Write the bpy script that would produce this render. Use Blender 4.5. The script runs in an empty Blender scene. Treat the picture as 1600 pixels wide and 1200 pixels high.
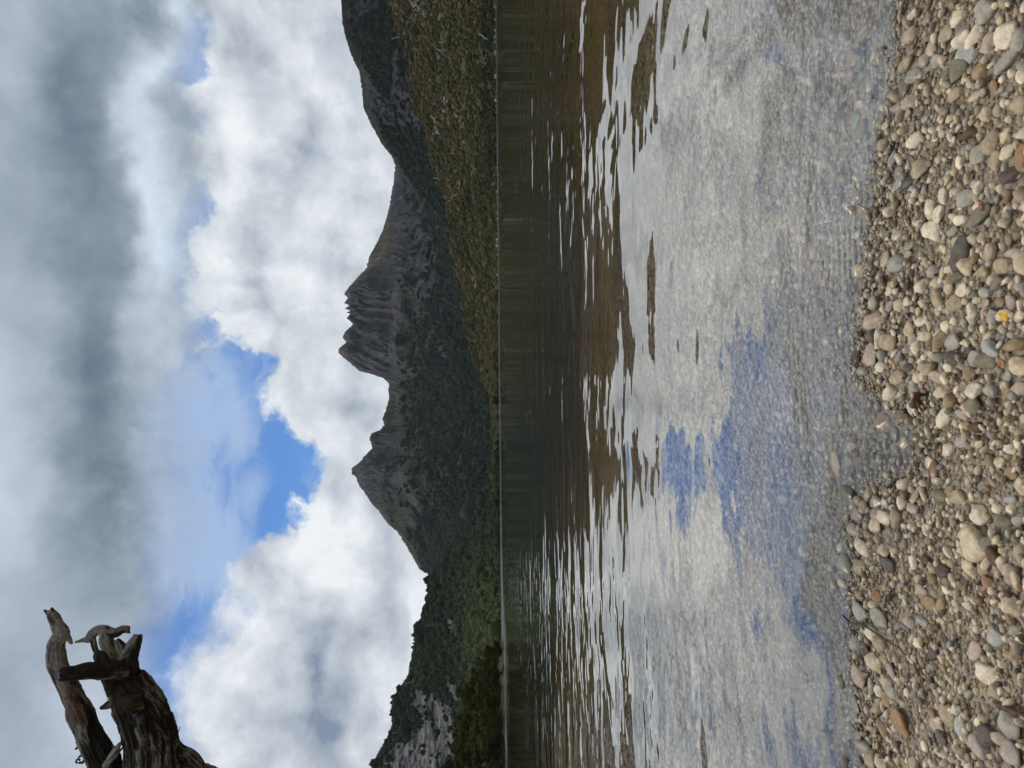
import bpy, math, random
import numpy as np
from mathutils import Vector, Matrix, Euler
D = bpy.data
SC = bpy.context.scene
COL = SC.collection

# ------------------------------------------------------------------ camera
F = 1202.0                      # focal length in photo pixels (photo is 1600 wide)
CAMZ = 0.60
PITCH = math.radians(1.05)
ROLL = math.radians(0.57)
fw = Vector((0, math.cos(PITCH), -math.sin(PITCH)))
Rt = Vector((1, 0, 0)); Up = Vector((0, math.sin(PITCH), math.cos(PITCH)))
e_r = math.cos(ROLL) * Rt - math.sin(ROLL) * Up
e_u = math.sin(ROLL) * Rt + math.cos(ROLL) * Up
cam = D.objects.new('camera', D.cameras.new('camera')); COL.objects.link(cam)
cx, cy, cz = -e_u, e_r, -fw     # the phone was held on its side
cam.matrix_world = Matrix(((cx.x, cy.x, cz.x, 0), (cx.y, cy.y, cz.y, 0), (cx.z, cy.z, cz.z, CAMZ), (0, 0, 0, 1)))
cam.data.sensor_width = 36.0
cam.data.lens = F / 1600 * 36
cam.data.clip_start = 0.02
cam.data.clip_end = 30000
cam.data.dof.use_dof = True
cam.data.dof.focus_distance = 2.6
cam.data.dof.aperture_fstop = 14.0
SC.camera = cam

def ray(X, Y):
    """world direction for a point of the photo"""
    d = fw + e_r * ((600 - Y) / F) + e_u * ((800 - X) / F)
    return d.normalized()

def uv(X, Y):
    d = ray(X, Y)
    return d.x / d.y, d.z / d.y

# ------------------------------------------------------------------ sun and sky
SUN_EL, SUN_AZ = math.radians(52), math.radians(-25)       # azimuth from +Y towards +X
sun = D.objects.new('sun', D.lights.new('sun', 'SUN')); COL.objects.link(sun)
sun.data.energy = 1.9; sun.data.angle = math.radians(12); sun.data.color = (1.0, 0.95, 0.87)
sd = Vector((math.sin(SUN_AZ) * math.cos(SUN_EL), math.cos(SUN_AZ) * math.cos(SUN_EL), math.sin(SUN_EL)))
sun.rotation_euler = sd.to_track_quat('Z', 'Y').to_euler()
sun.location = (0, 0, 30)

world = D.worlds.new('World'); SC.world = world; world.use_nodes = True
NT = world.node_tree; NT.nodes.clear()

class G:
    """small helper for writing node maths"""
    def __init__(s, nt): s.nt = nt
    def n(s, t, **k):
        nd = s.nt.nodes.new(t)
        for a, b in k.items(): setattr(nd, a, b)
        return nd
    def put(s, sock, v):
        if isinstance(v, bpy.types.NodeSocket): s.nt.links.new(v, sock)
        elif v is not None: sock.default_value = v
    def m(s, op, a, b=None, c=None, clamp=False):
        nd = s.n('ShaderNodeMath', operation=op, use_clamp=clamp)
        s.put(nd.inputs[0], a); s.put(nd.inputs[1], b); s.put(nd.inputs[2], c)
        return nd.outputs[0]
    def vm(s, op, a, b=None, sc=None):
        nd = s.n('ShaderNodeVectorMath', operation=op)
        s.put(nd.inputs[0], a); s.put(nd.inputs[1], b)
        if sc is not None: s.put(nd.inputs['Scale'], sc)
        return nd.outputs['Value'] if op in ('LENGTH', 'DOT_PRODUCT', 'DISTANCE') else nd.outputs[0]
    def add(s, *a):
        r = a[0]
        for x in a[1:]: r = s.m('ADD', r, x)
        return r
    def mul(s, a, b): return s.m('MULTIPLY', a, b)
    def sub(s, a, b): return s.m('SUBTRACT', a, b)
    def ss(s, x, a, b, lo=0.0, hi=1.0, interp='SMOOTHSTEP'):
        nd = s.n('ShaderNodeMapRange', interpolation_type=interp)
        s.put(nd.inputs[0], x); s.put(nd.inputs[1], a); s.put(nd.inputs[2], b); s.put(nd.inputs[3], lo); s.put(nd.inputs[4], hi)
        return nd.outputs[0]
    def noise(s, v, scale, detail=4, rough=0.55, dist=0.0, lac=2.0, col=False):
        nd = s.n('ShaderNodeTexNoise')
        s.put(nd.inputs['Vector'], v)
        for k, x in (('Scale', scale), ('Detail', detail), ('Roughness', rough), ('Distortion', dist), ('Lacunarity', lac)): nd.inputs[k].default_value = x
        return nd.outputs['Color' if col else 'Fac']
    def mix(s, f, a, b):
        nd = s.n('ShaderNodeMix', data_type='RGBA')
        s.put(nd.inputs[0], f)
        for i, x in ((6, a), (7, b)):
            if isinstance(x, tuple): x = (*x, 1.0) if len(x) == 3 else x
            s.put(nd.inputs[i], x)
        return nd.outputs[2]
    def mixf(s, f, a, b):
        nd = s.n('ShaderNodeMix', data_type='FLOAT')
        s.put(nd.inputs[0], f); s.put(nd.inputs[2], a); s.put(nd.inputs[3], b)
        return nd.outputs[0]
    def xyz(s, v):
        nd = s.n('ShaderNodeSeparateXYZ'); s.put(nd.inputs[0], v); return nd.outputs
    def comb(s, x, y, z):
        nd = s.n('ShaderNodeCombineXYZ'); s.put(nd.inputs[0], x); s.put(nd.inputs[1], y); s.put(nd.inputs[2], z); return nd.outputs[0]
    def mapping(s, v, loc=(0, 0, 0), rot=(0, 0, 0), scale=(1, 1, 1), t='POINT'):
        nd = s.n('ShaderNodeMapping', vector_type=t); s.put(nd.inputs[0], v)
        nd.inputs['Location'].default_value = loc; nd.inputs['Rotation'].default_value = rot; nd.inputs['Scale'].default_value = scale
        return nd.outputs[0]
    def curve(s, x, pts):
        nd = s.n('ShaderNodeFloatCurve'); s.put(nd.inputs['Value'], x)
        c = nd.mapping.curves[0]
        while len(c.points) > 2: c.points.remove(c.points[1])
        pts = sorted(pts)
        c.points[0].location = pts[0]; c.points[1].location = pts[-1]
        for p in pts[1:-1]: c.points.new(*p)
        nd.mapping.update()
        return nd.outputs[0]

def build_sky():
    g = G(NT)
    P = g.n('ShaderNodeTexCoord').outputs['Generated']
    sky = g.n('ShaderNodeTexSky', sky_type='NISHITA', sun_disc=False)
    sky.sun_elevation = SUN_EL; sky.sun_rotation = SUN_AZ; sky.air_density = 1.0; sky.dust_density = 0.3; sky.ozone_density = 2.0
    # warped direction
    def proj(v):
        o = g.xyz(v)
        y = g.m('MAXIMUM', o[1], 0.12)
        return g.m('DIVIDE', o[0], y), g.m('DIVIDE', o[2], y)
    wn = g.vm('SUBTRACT', g.noise(P, 7.0, 5, 0.6, col=True), (0.5, 0.5, 0.5))
    Pw = g.vm('ADD', P, g.vm('SCALE', wn, sc=0.16))
    wn2 = g.vm('SUBTRACT', g.noise(P, 3.2, 2, 0.5, col=True), (0.5, 0.5, 0.5))
    Ps = g.vm('ADD', P, g.vm('SCALE', wn2, sc=0.14))
    Pm = g.vm('ADD', P, g.vm('SCALE', wn, sc=0.05))
    uW, vW = proj(Pw); uS, vS = proj(Ps)
    UVw = g.comb(uW, vW, 0.0); UVs = g.comb(uS, vS, 0.0)
    u0, v0 = proj(P)
    def blobs(uvsock, lst):
        """sum of soft elliptical patches given as photo position X, Y, half sizes, tilt, amount"""
        acc = None
        for X, Y, a, b, rot, amt in lst:
            u, v = uv(X, Y)
            q = g.mapping(uvsock, (u, v, 0), (0, 0, math.radians(rot)), (b / F, a / F, 1), 'TEXTURE')
            k = g.ss(g.vm('LENGTH', q), 0.0, 1.6, amt, 0.0)
            acc = k if acc is None else g.m('ADD', acc, k)
        return acc
    def edge(usock, pts):
        q = []
        for X, Y in pts:
            u, v = uv(X, Y); q.append(((u + 0.8) / 1.6, v / 0.9))
        return g.mul(g.curve(g.ss(usock, -0.8, 0.8, 0, 1, 'LINEAR'), q), 0.9)
    # ---- clear sky with thin streaked cirrus
    st = g.noise(g.mapping(Pw, rot=(0, 0.10, 0), scale=(2.2, 2.2, 15.0)), 1.5, 5, 0.6)
    cov = blobs(UVs, [(300, 620, 90, 170, 0, .55), (330, 900, 70, 120, 0, .5), (280, 760, 60, 140, 0, .5), (385, 700, 40, 60, 0, .22), (410, 790, 24, 40, 0, .45), (360, 640, 20, 60, 0, .2), (340, 840, 60, 90, 20, .45),
                      (318, 150, 50, 150, 0, .6), (320, 330, 50, 100, 0, .4), (280, 1050, 40, 120, 0, -.1)])
    st2 = g.noise(g.mapping(Pw, rot=(0, -0.35, 0.3), scale=(3.0, 3.0, 9.0)), 2.6, 6, 0.62)
    cir = g.ss(g.add(g.mul(st, 0.9), g.mul(g.sub(st2, 0.5), 1.1), cov), 0.42, 1.15)
    blue = g.vm('MULTIPLY', sky.outputs[0], (0.36, 0.60, 0.92))
    skyc = g.mix(g.mul(cir, 0.97), blue, (3.8, 5.15, 7.6))
    # ---- cumulus bank over the mountains
    c1 = edge(uW, [(250, -300), (262, -100), (290, 60), (300, 100), (325, 128), (292, 165), (325, 205), (285, 250), (300, 290), (328, 316), (290, 350), (262, 400), (262, 430), (306, 480), (308, 510), (325, 556),
                   (385, 582), (402, 600), (404, 630), (425, 655), (462, 690), (476, 720), (470, 750), (445, 790), (436, 830),
                   (415, 870), (385, 905), (372, 940), (335, 975), (300, 1010), (262, 1050), (250, 1100), (262, 1150), (270, 1250), (240, 1500)])
    n1 = g.noise(Pw, 16.0, 7, 0.62)
    a1 = g.ss(g.add(g.sub(c1, vW), g.mul(g.sub(n1, 0.5), 0.10)), -0.006, 0.022)
    soft1 = g.ss(g.add(g.sub(c1, vW), g.mul(g.sub(n1, 0.5), 0.10)), -0.03, 0.05)
    left = g.ss(u0, -0.20, -0.32)
    a1 = g.mixf(left, a1, soft1)
    nA = g.noise(Pm, 8.0, 7, 0.57)
    nB = g.noise(g.vm('ADD', Pm, (-0.014, 0.0, 0.026)), 8.0, 7, 0.57)
    rel = g.mul(g.sub(nA, nB), 1.9)
    nC = g.noise(g.mapping(Ps, rot=(0, -0.5, 0), scale=(1, 1, 2.4)), 3.2, 4, 0.6)
    b1 = g.add(0.67, rel, g.mul(g.sub(n1, 0.5), 0.38), g.mul(g.sub(nC, 0.5), 0.55), blobs(UVs, [
        (300, 450, 60, 70, 0, .26), (370, 540, 50, 50, 0, .18), (420, 620, 40, 40, 0, .12), (360, 210, 26, 110, 0, .30), (355, 330, 40, 60, 0, .18),
        (490, 860, 60, 60, 0, .34), (545, 885, 30, 55, 0, .40), (450, 760, 40, 60, 30, .10), (380, 985, 26, 80, 0, .22), (520, 1010, 16, 50, 0, .24), (655, 940, 16, 70, 0, .6),
        (335, 1130, 50, 60, 0, .12), (470, 550, 40, 60, 0, .10), (500, 90, 60, 70, 30, .10), (540, 580, 40, 50, 0, .05),
        (520, 1110, 56, 150, 0, -.66), (480, 980, 36, 70, 20, -.42), (610, 900, 20, 70, 0, -.24), (420, 1140, 90, 90, 0, -.16), (560, 760, 60, 40, 0, -.16),
        (460, 260, 46, 110, -25, -.30), (400, 60, 40, 60, 0, -.12), (560, 380, 60, 80, 0, -.14), (600, 1080, 24, 120, 0, -.15), (420, 840, 20, 60, 0, -.08), (470, 700, 30, 40, 0, -.10)]))
    col1 = g.mix(g.m('ADD', b1, 0.0, clamp=True), (2.2, 2.8, 3.8), (8.9, 9.3, 9.6))
    # ---- upper grey stratus
    c2 = edge(uS, [(320, -300), (312, -50), (300, 60), (292, 130), (318, 170), (292, 220), (302, 300), (300, 360), (300, 430), (300, 480), (296, 520), (282, 560), (262, 600), (262, 650),
                   (285, 710), (300, 770), (306, 820), (296, 880), (290, 930), (268, 980), (248, 1020), (240, 1080), (238, 1130), (236, 1200), (230, 1500)])
    n2 = g.noise(Ps, 5.0, 6, 0.55)
    d2 = g.add(g.sub(vS, c2), g.mul(g.sub(n2, 0.5), 0.10))
    wid = g.ss(u0, 0.10, 0.30, 0.05, 0.035)
    a2 = g.ss(g.m('DIVIDE', d2, wid), -1.0, 1.2)
    n3 = g.noise(g.mapping(Pw, rot=(0, 0.15, 0), scale=(1, 1, 1.8)), 4.0, 6, 0.55)
    UV2 = g.comb(g.mixf(0.8, uS, uW), g.mixf(0.8, vS, vW), 0.0)
    b2 = g.add(0.46, g.mul(g.sub(n3, 0.5), 0.34), g.mul(rel, g.ss(vS, 0.52, 0.40, 0.25, 0.8)), blobs(UV2, [
        (130, 380, 62, 330, 0, -.19), (155, 600, 62, 200, 0, -.14), (190, 830, 80, 230, 0, -.20), (220, 30, 46, 70, 0, -.30), (110, 150, 66, 150, 0, -.20), (40, 250, 60, 120, 0, -.06),
        (-5, 700, 60, 200, 0, .30), (20, 940, 70, 130, 0, .10), (30, 40, 50, 80, 0, .07), (230, 250, 40, 240, 0, .42), (215, 310, 26, 120, 0, .14), (270, 20, 30, 70, 0, .50), (240, 130, 26, 50, 0, .2),
        (270, 400, 60, 130, 0, .16), (230, 660, 40, 130, 0, .10), (290, 1000, 60, 120, 0, .16), (160, 1080, 60, 120, 0, .18), (100, 1180, 90, 120, 0, .16), (90, 480, 60, 60, 0, .08)]))
    col2 = g.mix(g.ss(b2, 0.0, 1.0, 0, 1, 'LINEAR'), (0.85, 1.28, 1.85), (6.9, 7.8, 8.8))
    # ---- rest of the sky, beside and behind
    n4 = g.noise(Pw, 2.2, 7, 0.58)
    colb = g.mix(g.ss(n4, 0.32, 0.7), (2.6, 3.0, 3.5), (7.4, 7.8, 8.2))
    c = g.mix(a1, skyc, col1)
    c = g.mix(a2, c, col2)
    o = g.xyz(P)
    back = g.ss(o[1], 0.30, 0.55)
    back = g.mul(back, g.ss(g.m('ABSOLUTE', o[2]), 0.78, 0.62))
    c = g.mix(back, colb, c)
    bg = g.n('ShaderNodeBackground'); g.put(bg.inputs[0], c); bg.inputs[1].default_value = 0.10
    out = g.n('ShaderNodeOutputWorld'); NT.links.new(bg.outputs[0], out.inputs[0])
    return bg
build_sky()
world.cycles.sampling_method = 'MANUAL'; world.cycles.sample_map_resolution = 1024

SC.view_settings.view_transform = 'Standard'; SC.view_settings.look = 'None'
SC.view_settings.exposure = 0.0; SC.view_settings.gamma = 1.0; SC.view_settings.use_curve_mapping = False
SC.render.engine = 'CYCLES'
SC.cycles.use_denoising = True
SC.cycles.max_bounces = 8; SC.cycles.diffuse_bounces = 3; SC.cycles.glossy_bounces = 4; SC.cycles.transmission_bounces = 6; SC.cycles.transparent_max_bounces = 8
SC.cycles.sample_clamp_indirect = 4.0
SC.cycles.caustics_refractive = True; SC.cycles.caustics_reflective = False
# ------------------------------------------------------------------ numpy noise
_rs = np.random.RandomState(7)
_perm = _rs.permutation(4096).astype(np.int64); _perm = np.concatenate([_perm, _perm, _perm])
_grad = _rs.randn(4096, 3); _grad /= np.linalg.norm(_grad, axis=1)[:, None]
def perlin(p):
    p = np.asarray(p, dtype=np.float64)
    i = np.floor(p).astype(np.int64); f = p - i; i &= 4095
    w = f * f * f * (f * (f * 6 - 15) + 10)
    out = 0
    for dx in (0, 1):
        wx = w[:, 0] if dx else 1 - w[:, 0]
        for dy in (0, 1):
            wy = w[:, 1] if dy else 1 - w[:, 1]
            for dz in (0, 1):
                wz = w[:, 2] if dz else 1 - w[:, 2]
                h = _perm[_perm[_perm[(i[:, 0] + dx) & 4095] + ((i[:, 1] + dy) & 4095)] + ((i[:, 2] + dz) & 4095)]
                gr = _grad[h]
                out = out + wx * wy * wz * (gr[:, 0] * (f[:, 0] - dx) + gr[:, 1] * (f[:, 1] - dy) + gr[:, 2] * (f[:, 2] - dz))
    return out * 1.6
def fbm(p, oct=5, gain=0.5, lac=2.03):
    a, s, q = 1.0, 0.0, np.array(p, dtype=np.float64)
    for k in range(oct):
        s = s + a * perlin(q + 17.3 * k); a *= gain; q = q * lac
    return s
def ridged(p, oct=5, gain=0.5, lac=2.1):
    a, s, q, t = 1.0, 0.0, np.array(p, dtype=np.float64), 0
    for k in range(oct):
        s = s + a * (1 - 2 * np.abs(perlin(q + 9.1 * k))); t += a; a *= gain; q = q * lac
    return s / t
def sstep(a, b, x):
    t = np.clip((x - a) / (b - a), 0, 1); return t * t * (3 - 2 * t)
def srgb(r, g, b):
    f = lambda c: ((c / 255 + .055) / 1.055) ** 2.4 if c > 10 else c / 255 / 12.92
    return np.array([f(r), f(g), f(b)])

# ------------------------------------------------------------------ mesh helpers
def mesh_np(name, verts, faces, mat, col=None, smooth=True, parent=None, attr=None):
    """faces: (n,3) or (n,4) int array"""
    me = D.meshes.new(name)
    verts = np.ascontiguousarray(verts, dtype=np.float32); faces = np.ascontiguousarray(faces, dtype=np.int32)
    n, k = faces.shape
    me.vertices.add(len(verts)); me.vertices.foreach_set('co', verts.ravel())
    me.loops.add(n * k); me.loops.foreach_set('vertex_index', faces.ravel())
    me.polygons.add(n); me.polygons.foreach_set('loop_start', np.arange(0, n * k, k, dtype=np.int32))
    me.polygons.foreach_set('loop_total', np.full(n, k, dtype=np.int32))
    me.polygons.foreach_set('use_smooth', np.full(n, smooth, dtype=bool))
    me.update(calc_edges=True); me.validate()
    if col is not None:
        a = me.color_attributes.new('Col', 'FLOAT_COLOR', 'POINT')
        c = np.ones((len(verts), 4), dtype=np.float32); c[:, :3] = col
        a.data.foreach_set('color', c.ravel())
    for nm, v in (attr or {}).items():
        a = me.attributes.new(nm, 'FLOAT', 'POINT'); a.data.foreach_set('value', np.ascontiguousarray(v, dtype=np.float32))
    me.materials.append(mat)
    ob = D.objects.new(name, me); COL.objects.link(ob)
    if parent is not None: ob.parent = parent
    return ob
def grid_faces(nu, nv):
    i = np.arange(nu - 1)[:, None] * nv + np.arange(nv - 1)[None, :]
    i = i.ravel()
    return np.stack([i, i + nv, i + nv + 1, i + 1], axis=1)
def tag(o, label=None, cat=None, group=None, kind=None):
    if label: o['label'] = label
    if cat: o['category'] = cat
    if group: o['group'] = group
    if kind: o['kind'] = kind
    return o
def mat_new(name):
    m = D.materials.new(name); m.use_nodes = True
    nt = m.node_tree; b = nt.nodes['Principled BSDF']
    return m, G(nt), b, nt
ICO = {}
def ico(sub):
    if sub not in ICO:
        import bmesh
        bm = bmesh.new(); bmesh.ops.create_icosphere(bm, subdivisions=sub, radius=1.0)
        v = np.array([x.co[:] for x in bm.verts]); f = np.array([[q.index for q in p.verts] for p in bm.faces]); bm.free()
        v /= np.linalg.norm(v, axis=1)[:, None]
        ICO[sub] = (v, f)
    return ICO[sub]
def rotmats(n, rs, tilt=None):
    """random rotations; with tilt: free turn about z after a small lean"""
    if tilt is None:
        q = rs.randn(n, 4); q /= np.linalg.norm(q, axis=1)[:, None]
        w, x, y, z = q.T
        return np.stack([np.stack([1-2*(y*y+z*z), 2*(x*y-z*w), 2*(x*z+y*w)], -1), np.stack([2*(x*y+z*w), 1-2*(x*x+z*z), 2*(y*z-x*w)], -1),
                         np.stack([2*(x*z-y*w), 2*(y*z+x*w), 1-2*(x*x+y*y)], -1)], 1)
    a = rs.rand(n) * 2 * np.pi; b = rs.randn(n) * tilt; c = rs.randn(n) * tilt
    def R(ax, t):
        m = np.zeros((n, 3, 3)); i, j = [(1, 2), (2, 0), (0, 1)][ax]
        m[:, ax, ax] = 1; m[:, i, i] = np.cos(t); m[:, j, j] = np.cos(t); m[:, i, j] = -np.sin(t); m[:, j, i] = np.sin(t)
        return m
    return np.einsum('nij,njk,nkl->nil', R(1, c), R(0, b), R(2, a))

# ------------------------------------------------------------------ the lake, its bed and the beach
SHORE_PX = [(1410, 0), (1402, 150), (1380, 200), (1374, 260), (1370, 330), (1362, 400), (1354, 470), (1342, 540), (1336, 580), (1362, 605), (1412, 640), (1440, 680),
            (1442, 720), (1412, 742), (1372, 770), (1346, 800), (1330, 830), (1335, 900), (1335, 960), (1331, 1040), (1336, 1100), (1342, 1150), (1352, 1200)]
_sx, _sy = [], []
for X, Y in SHORE_PX:
    d = ray(X, Y); t = CAMZ / -d.z; _sx.append(d.x * t); _sy.append(d.y * t)
_sx = np.array(_sx)[::-1]; _sy = np.array(_sy)[::-1]
_sx = np.concatenate([[-60, -7, -4.6, -2.7, -2.0, -1.4, -1.0], _sx, [1.1, 1.6, 2.4, 5, 12, 60]])
_sy = np.concatenate([[40, 9.0, 6.8, 4.0, 2.4, 1.5, 1.26], _sy, [1.15, 1.2, 1.25, 2.0, 6.0, 30]])
def shore_y(x): return np.interp(x, _sx, _sy)
def ground_z(x, y):
    x = np.asarray(x, float); y = np.asarray(y, float)
    d = shore_y(x) - y                                  # > 0 on land
    slope = np.where(np.abs(x) > 1.2, 0.07, 0.10)
    land = slope * np.clip(d, 0, None) / (1 + 0.15 * np.clip(d, 0, None))
    s = -np.clip(d, None, 0)
    bed = -(0.085 * s - 0.0006 * np.minimum(s, 60) ** 2)
    bed = np.maximum(bed, -3.0 - 0.01 * s) + 0 * s
    p = np.stack([x, y, np.zeros_like(x)], -1).reshape(-1, 3)
    bump = fbm(p * 2.6, 3).reshape(x.shape) * 0.016 * (0.25 + sstep(0, 0.35, np.abs(d)))
    return land + np.where(s > 0, bed, 0) + bump
def to_ground(X, Y, z0=0.0):
    d = ray(X, Y); t = (CAMZ - z0) / -d.z
    for _ in range(12):
        z = float(ground_z(np.array([d.x * t]), np.array([d.y * t]))[0]); t = 0.5 * t + 0.5 * (CAMZ - z) / -d.z
    return d.x * t, d.y * t, CAMZ + d.z * t, t

def mat_bed():
    m, g, b, nt = mat_new('lake_bed_gravel')
    P = g.n('ShaderNodeNewGeometry').outputs['Position']
    o = g.xyz(P)
    v = g.n('ShaderNodeTexVoronoi'); g.put(v.inputs['Vector'], P); v.inputs['Scale'].default_value = 90
    v2 = g.n('ShaderNodeTexVoronoi'); g.put(v2.inputs['Vector'], P); v2.inputs['Scale'].default_value = 260
    big = g.noise(P, 1.3, 4)
    pale = g.mix(g.xyz(v.outputs['Color'])[0], (0.10, 0.07, 0.045), (0.34, 0.28, 0.21))
    pale = g.mix(0.5, pale, g.mix(g.xyz(v2.outputs['Color'])[1], (0.10, 0.075, 0.045), (0.40, 0.34, 0.25)))
    silt = g.mix(big, (0.150, 0.108, 0.036), (0.260, 0.190, 0.066))
    deep = g.ss(g.add(o[2], g.mul(g.sub(big, 0.5), 0.06)), -0.12, -0.30)
    g.put(b.inputs['Base Color'], g.mix(deep, pale, silt))
    b.inputs['Roughness'].default_value = 0.75
    bp = g.n('ShaderNodeBump'); bp.inputs['Strength'].default_value = 0.8; bp.inputs['Distance'].default_value = 0.004
    g.put(bp.inputs['Height'], g.add(g.mul(v.outputs['Distance'], -1.0), g.mul(v2.outputs['Distance'], -0.5))); nt.links.new(bp.outputs[0], b.inputs['Normal'])
    return m

def build_ground():
    # finer near the camera, one sheet out to beyond the mountains
    def axis(a, r0, n, far): 
        s = np.sinh(np.linspace(0, 1, n) * far) / np.sinh(far); return a + r0 * s
    xs = np.concatenate([-axis(0, 9000, 260, 11)[::-1][:-1], axis(0, 9000, 260, 11)])
    ys = np.concatenate([-axis(0, 3000, 60, 9)[::-1][:-1], axis(0, 9000, 420, 11)]) + 0.4
    X, Y = np.meshgrid(xs, ys, indexing='ij')
    Z = ground_z(X, Y)
    R = np.hypot(X, Y)
    Z = Z + np.where((R > 60) & (Y < shore_y(X)), 0, 0)
    v = np.stack([X.ravel(), Y.ravel(), Z.ravel()], 1)
    o = mesh_np('lake_bed', v, grid_faces(len(xs), len(ys)), mat_bed())
    tag(o, kind='structure')
build_ground()

WATER_TOP = 0.0
def mat_water():
    m, g, b, nt = mat_new('lake_water'); nt.nodes.remove(b)
    P = g.n('ShaderNodeNewGeometry').outputs['Position']
    o = g.xyz(P)
    P2 = g.comb(o[0], o[1], 0.0)
    dist = g.vm('LENGTH', P2)
    # slow swell, cross ripples and fine ripples, each fading out where it would be finer than the eye can hold
    sw = g.noise(g.mapping(P2, rot=(0, 0, 0.45), scale=(0.55, 1.0, 1)), 0.7, 2, 0.45, dist=0.4)
    rp = g.noise(g.mapping(P2, rot=(0, 0, 0.2), scale=(0.85, 1.0, 1)), 2.5, 2, 0.45, dist=0.3)
    fr = g.noise(g.mapping(P2, rot=(0, 0, -0.2), scale=(0.6, 1.0, 1)), 13.0, 1, 0.5)
    wv = g.n('ShaderNodeTexWave', wave_type='BANDS', bands_direction='Y', wave_profile='SIN')
    g.put(wv.inputs['Vector'], g.mapping(P2, rot=(0, 0, -0.10))); wv.inputs['Scale'].default_value = 14; wv.inputs['Distortion'].default_value = 7; wv.inputs['Detail'].default_value = 2; wv.inputs['Detail Scale'].default_value = 0.35
    leftw = g.ss(g.m('DIVIDE', o[0], g.m('MAXIMUM', o[1], 0.5)), -0.10, -0.30)     # breezier on the left of the lake
    side = g.noise(g.mapping(P2, rot=(0, 0, -0.62), scale=(1.3, 0.30, 1)), 1.15, 2, 0.5, dist=0.3)
    rightw = g.ss(g.m('DIVIDE', o[0], g.m('MAXIMUM', o[1], 0.5)), 0.02, 0.34)
    patch = g.ss(g.noise(P2, 1.1, 3, 0.6), 0.44, 0.62)
    nearb = g.mul(g.ss(dist, 1.9, 1.3), patch)
    h = g.add(g.mul(side, g.mixf(rightw, 0.005, 0.036)), g.mul(sw, 0.043), g.mul(rp, g.mixf(leftw, 0.0120, 0.0190)),
              g.mul(fr, g.mul(g.ss(dist, 14.0, 2.0, 0.05, 1.0), g.mixf(leftw, 0.00035, 0.0010))),
              g.mul(wv.outputs['Fac'], g.mul(nearb, 0.00022)))
    # wind-ruffled water far out
    ruf_d = g.mixf(g.ss(g.m('DIVIDE', o[0], g.m('MAXIMUM', o[1], 0.5)), -0.2, -0.34), 150.0, 66.0)
    ruf = g.ss(g.add(g.m('DIVIDE', dist, ruf_d), g.mul(g.sub(g.noise(g.mapping(P2, scale=(0.30, 0.07, 1)), 1.0, 4, 0.65), 0.5), 2.6)), 0.75, 1.9)
    spk = g.noise(g.mapping(P2, scale=(0.8, 0.10, 1)), 1.0, 3, 0.65)
    ruf = g.mul(ruf, g.ss(spk, 0.34, 0.56, 0.15, 1.0))
    bp = g.n('ShaderNodeBump'); bp.inputs['Strength'].default_value = 1.0; bp.inputs['Distance'].default_value = 1.0
    g.put(bp.inputs['Height'], h)
    N = bp.outputs[0]
    fre = g.n('ShaderNodeFresnel'); fre.inputs['IOR'].default_value = 1.34; g.put(fre.inputs['Normal'], N)
    back = g.n('ShaderNodeNewGeometry').outputs['Backfacing']
    g.put(fre.inputs['IOR'], g.mixf(back, 1.34, 1.12))
    fac = g.m('MULTIPLY', g.m('POWER', fre.outputs[0], g.mixf(back, 0.66, 1.0)), g.mixf(back, g.mixf(ruf, 1.0, 0.50), 1.0), clamp=True)
    gl = g.n('ShaderNodeBsdfGlossy'); g.put(gl.inputs['Roughness'], g.mixf(ruf, 0.012, 0.17)); g.put(gl.inputs['Normal'], N); gl.inputs['Color'].default_value = (1, 1, 1, 1)
    rf = g.n('ShaderNodeBsdfRefraction'); rf.inputs['Roughness'].default_value = 0.0; rf.inputs['IOR'].default_value = 1.12; g.put(rf.inputs['Normal'], N)
    tp = g.n('ShaderNodeBsdfTransparent'); m0 = g.n('ShaderNodeMixShader'); m0.inputs[0].default_value = 0.82; nt.links.new(rf.outputs[0], m0.inputs[1]); nt.links.new(tp.outputs[0], m0.inputs[2])
    mx = g.n('ShaderNodeMixShader'); g.put(mx.inputs[0], fac); nt.links.new(m0.outputs[0], mx.inputs[1]); nt.links.new(gl.outputs[0], mx.inputs[2])
    nt.links.new(mx.outputs[0], nt.nodes['Material Output'].inputs['Surface'])
    ab = g.n('ShaderNodeVolumeAbsorption'); ab.inputs['Color'].default_value = (0.78, 0.70, 0.38, 1); ab.inputs['Density'].default_value = 0.6
    nt.links.new(ab.outputs[0], nt.nodes['Material Output'].inputs['Volume'])
    return m
def build_water():
    import bmesh
    bm = bmesh.new()
    bmesh.ops.create_cube(bm, size=1.0)
    for v in bm.verts:
        v.co.x *= 12000; v.co.y = 2900 if v.co.y > 0 else -400; v.co.z = WATER_TOP if v.co.z > 0 else -90
    me = D.meshes.new('lake_water'); bm.to_mesh(me); bm.free(); me.materials.append(mat_water())
    o = D.objects.new('lake_water', me); COL.objects.link(o); tag(o, kind='structure')
build_water()

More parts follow.
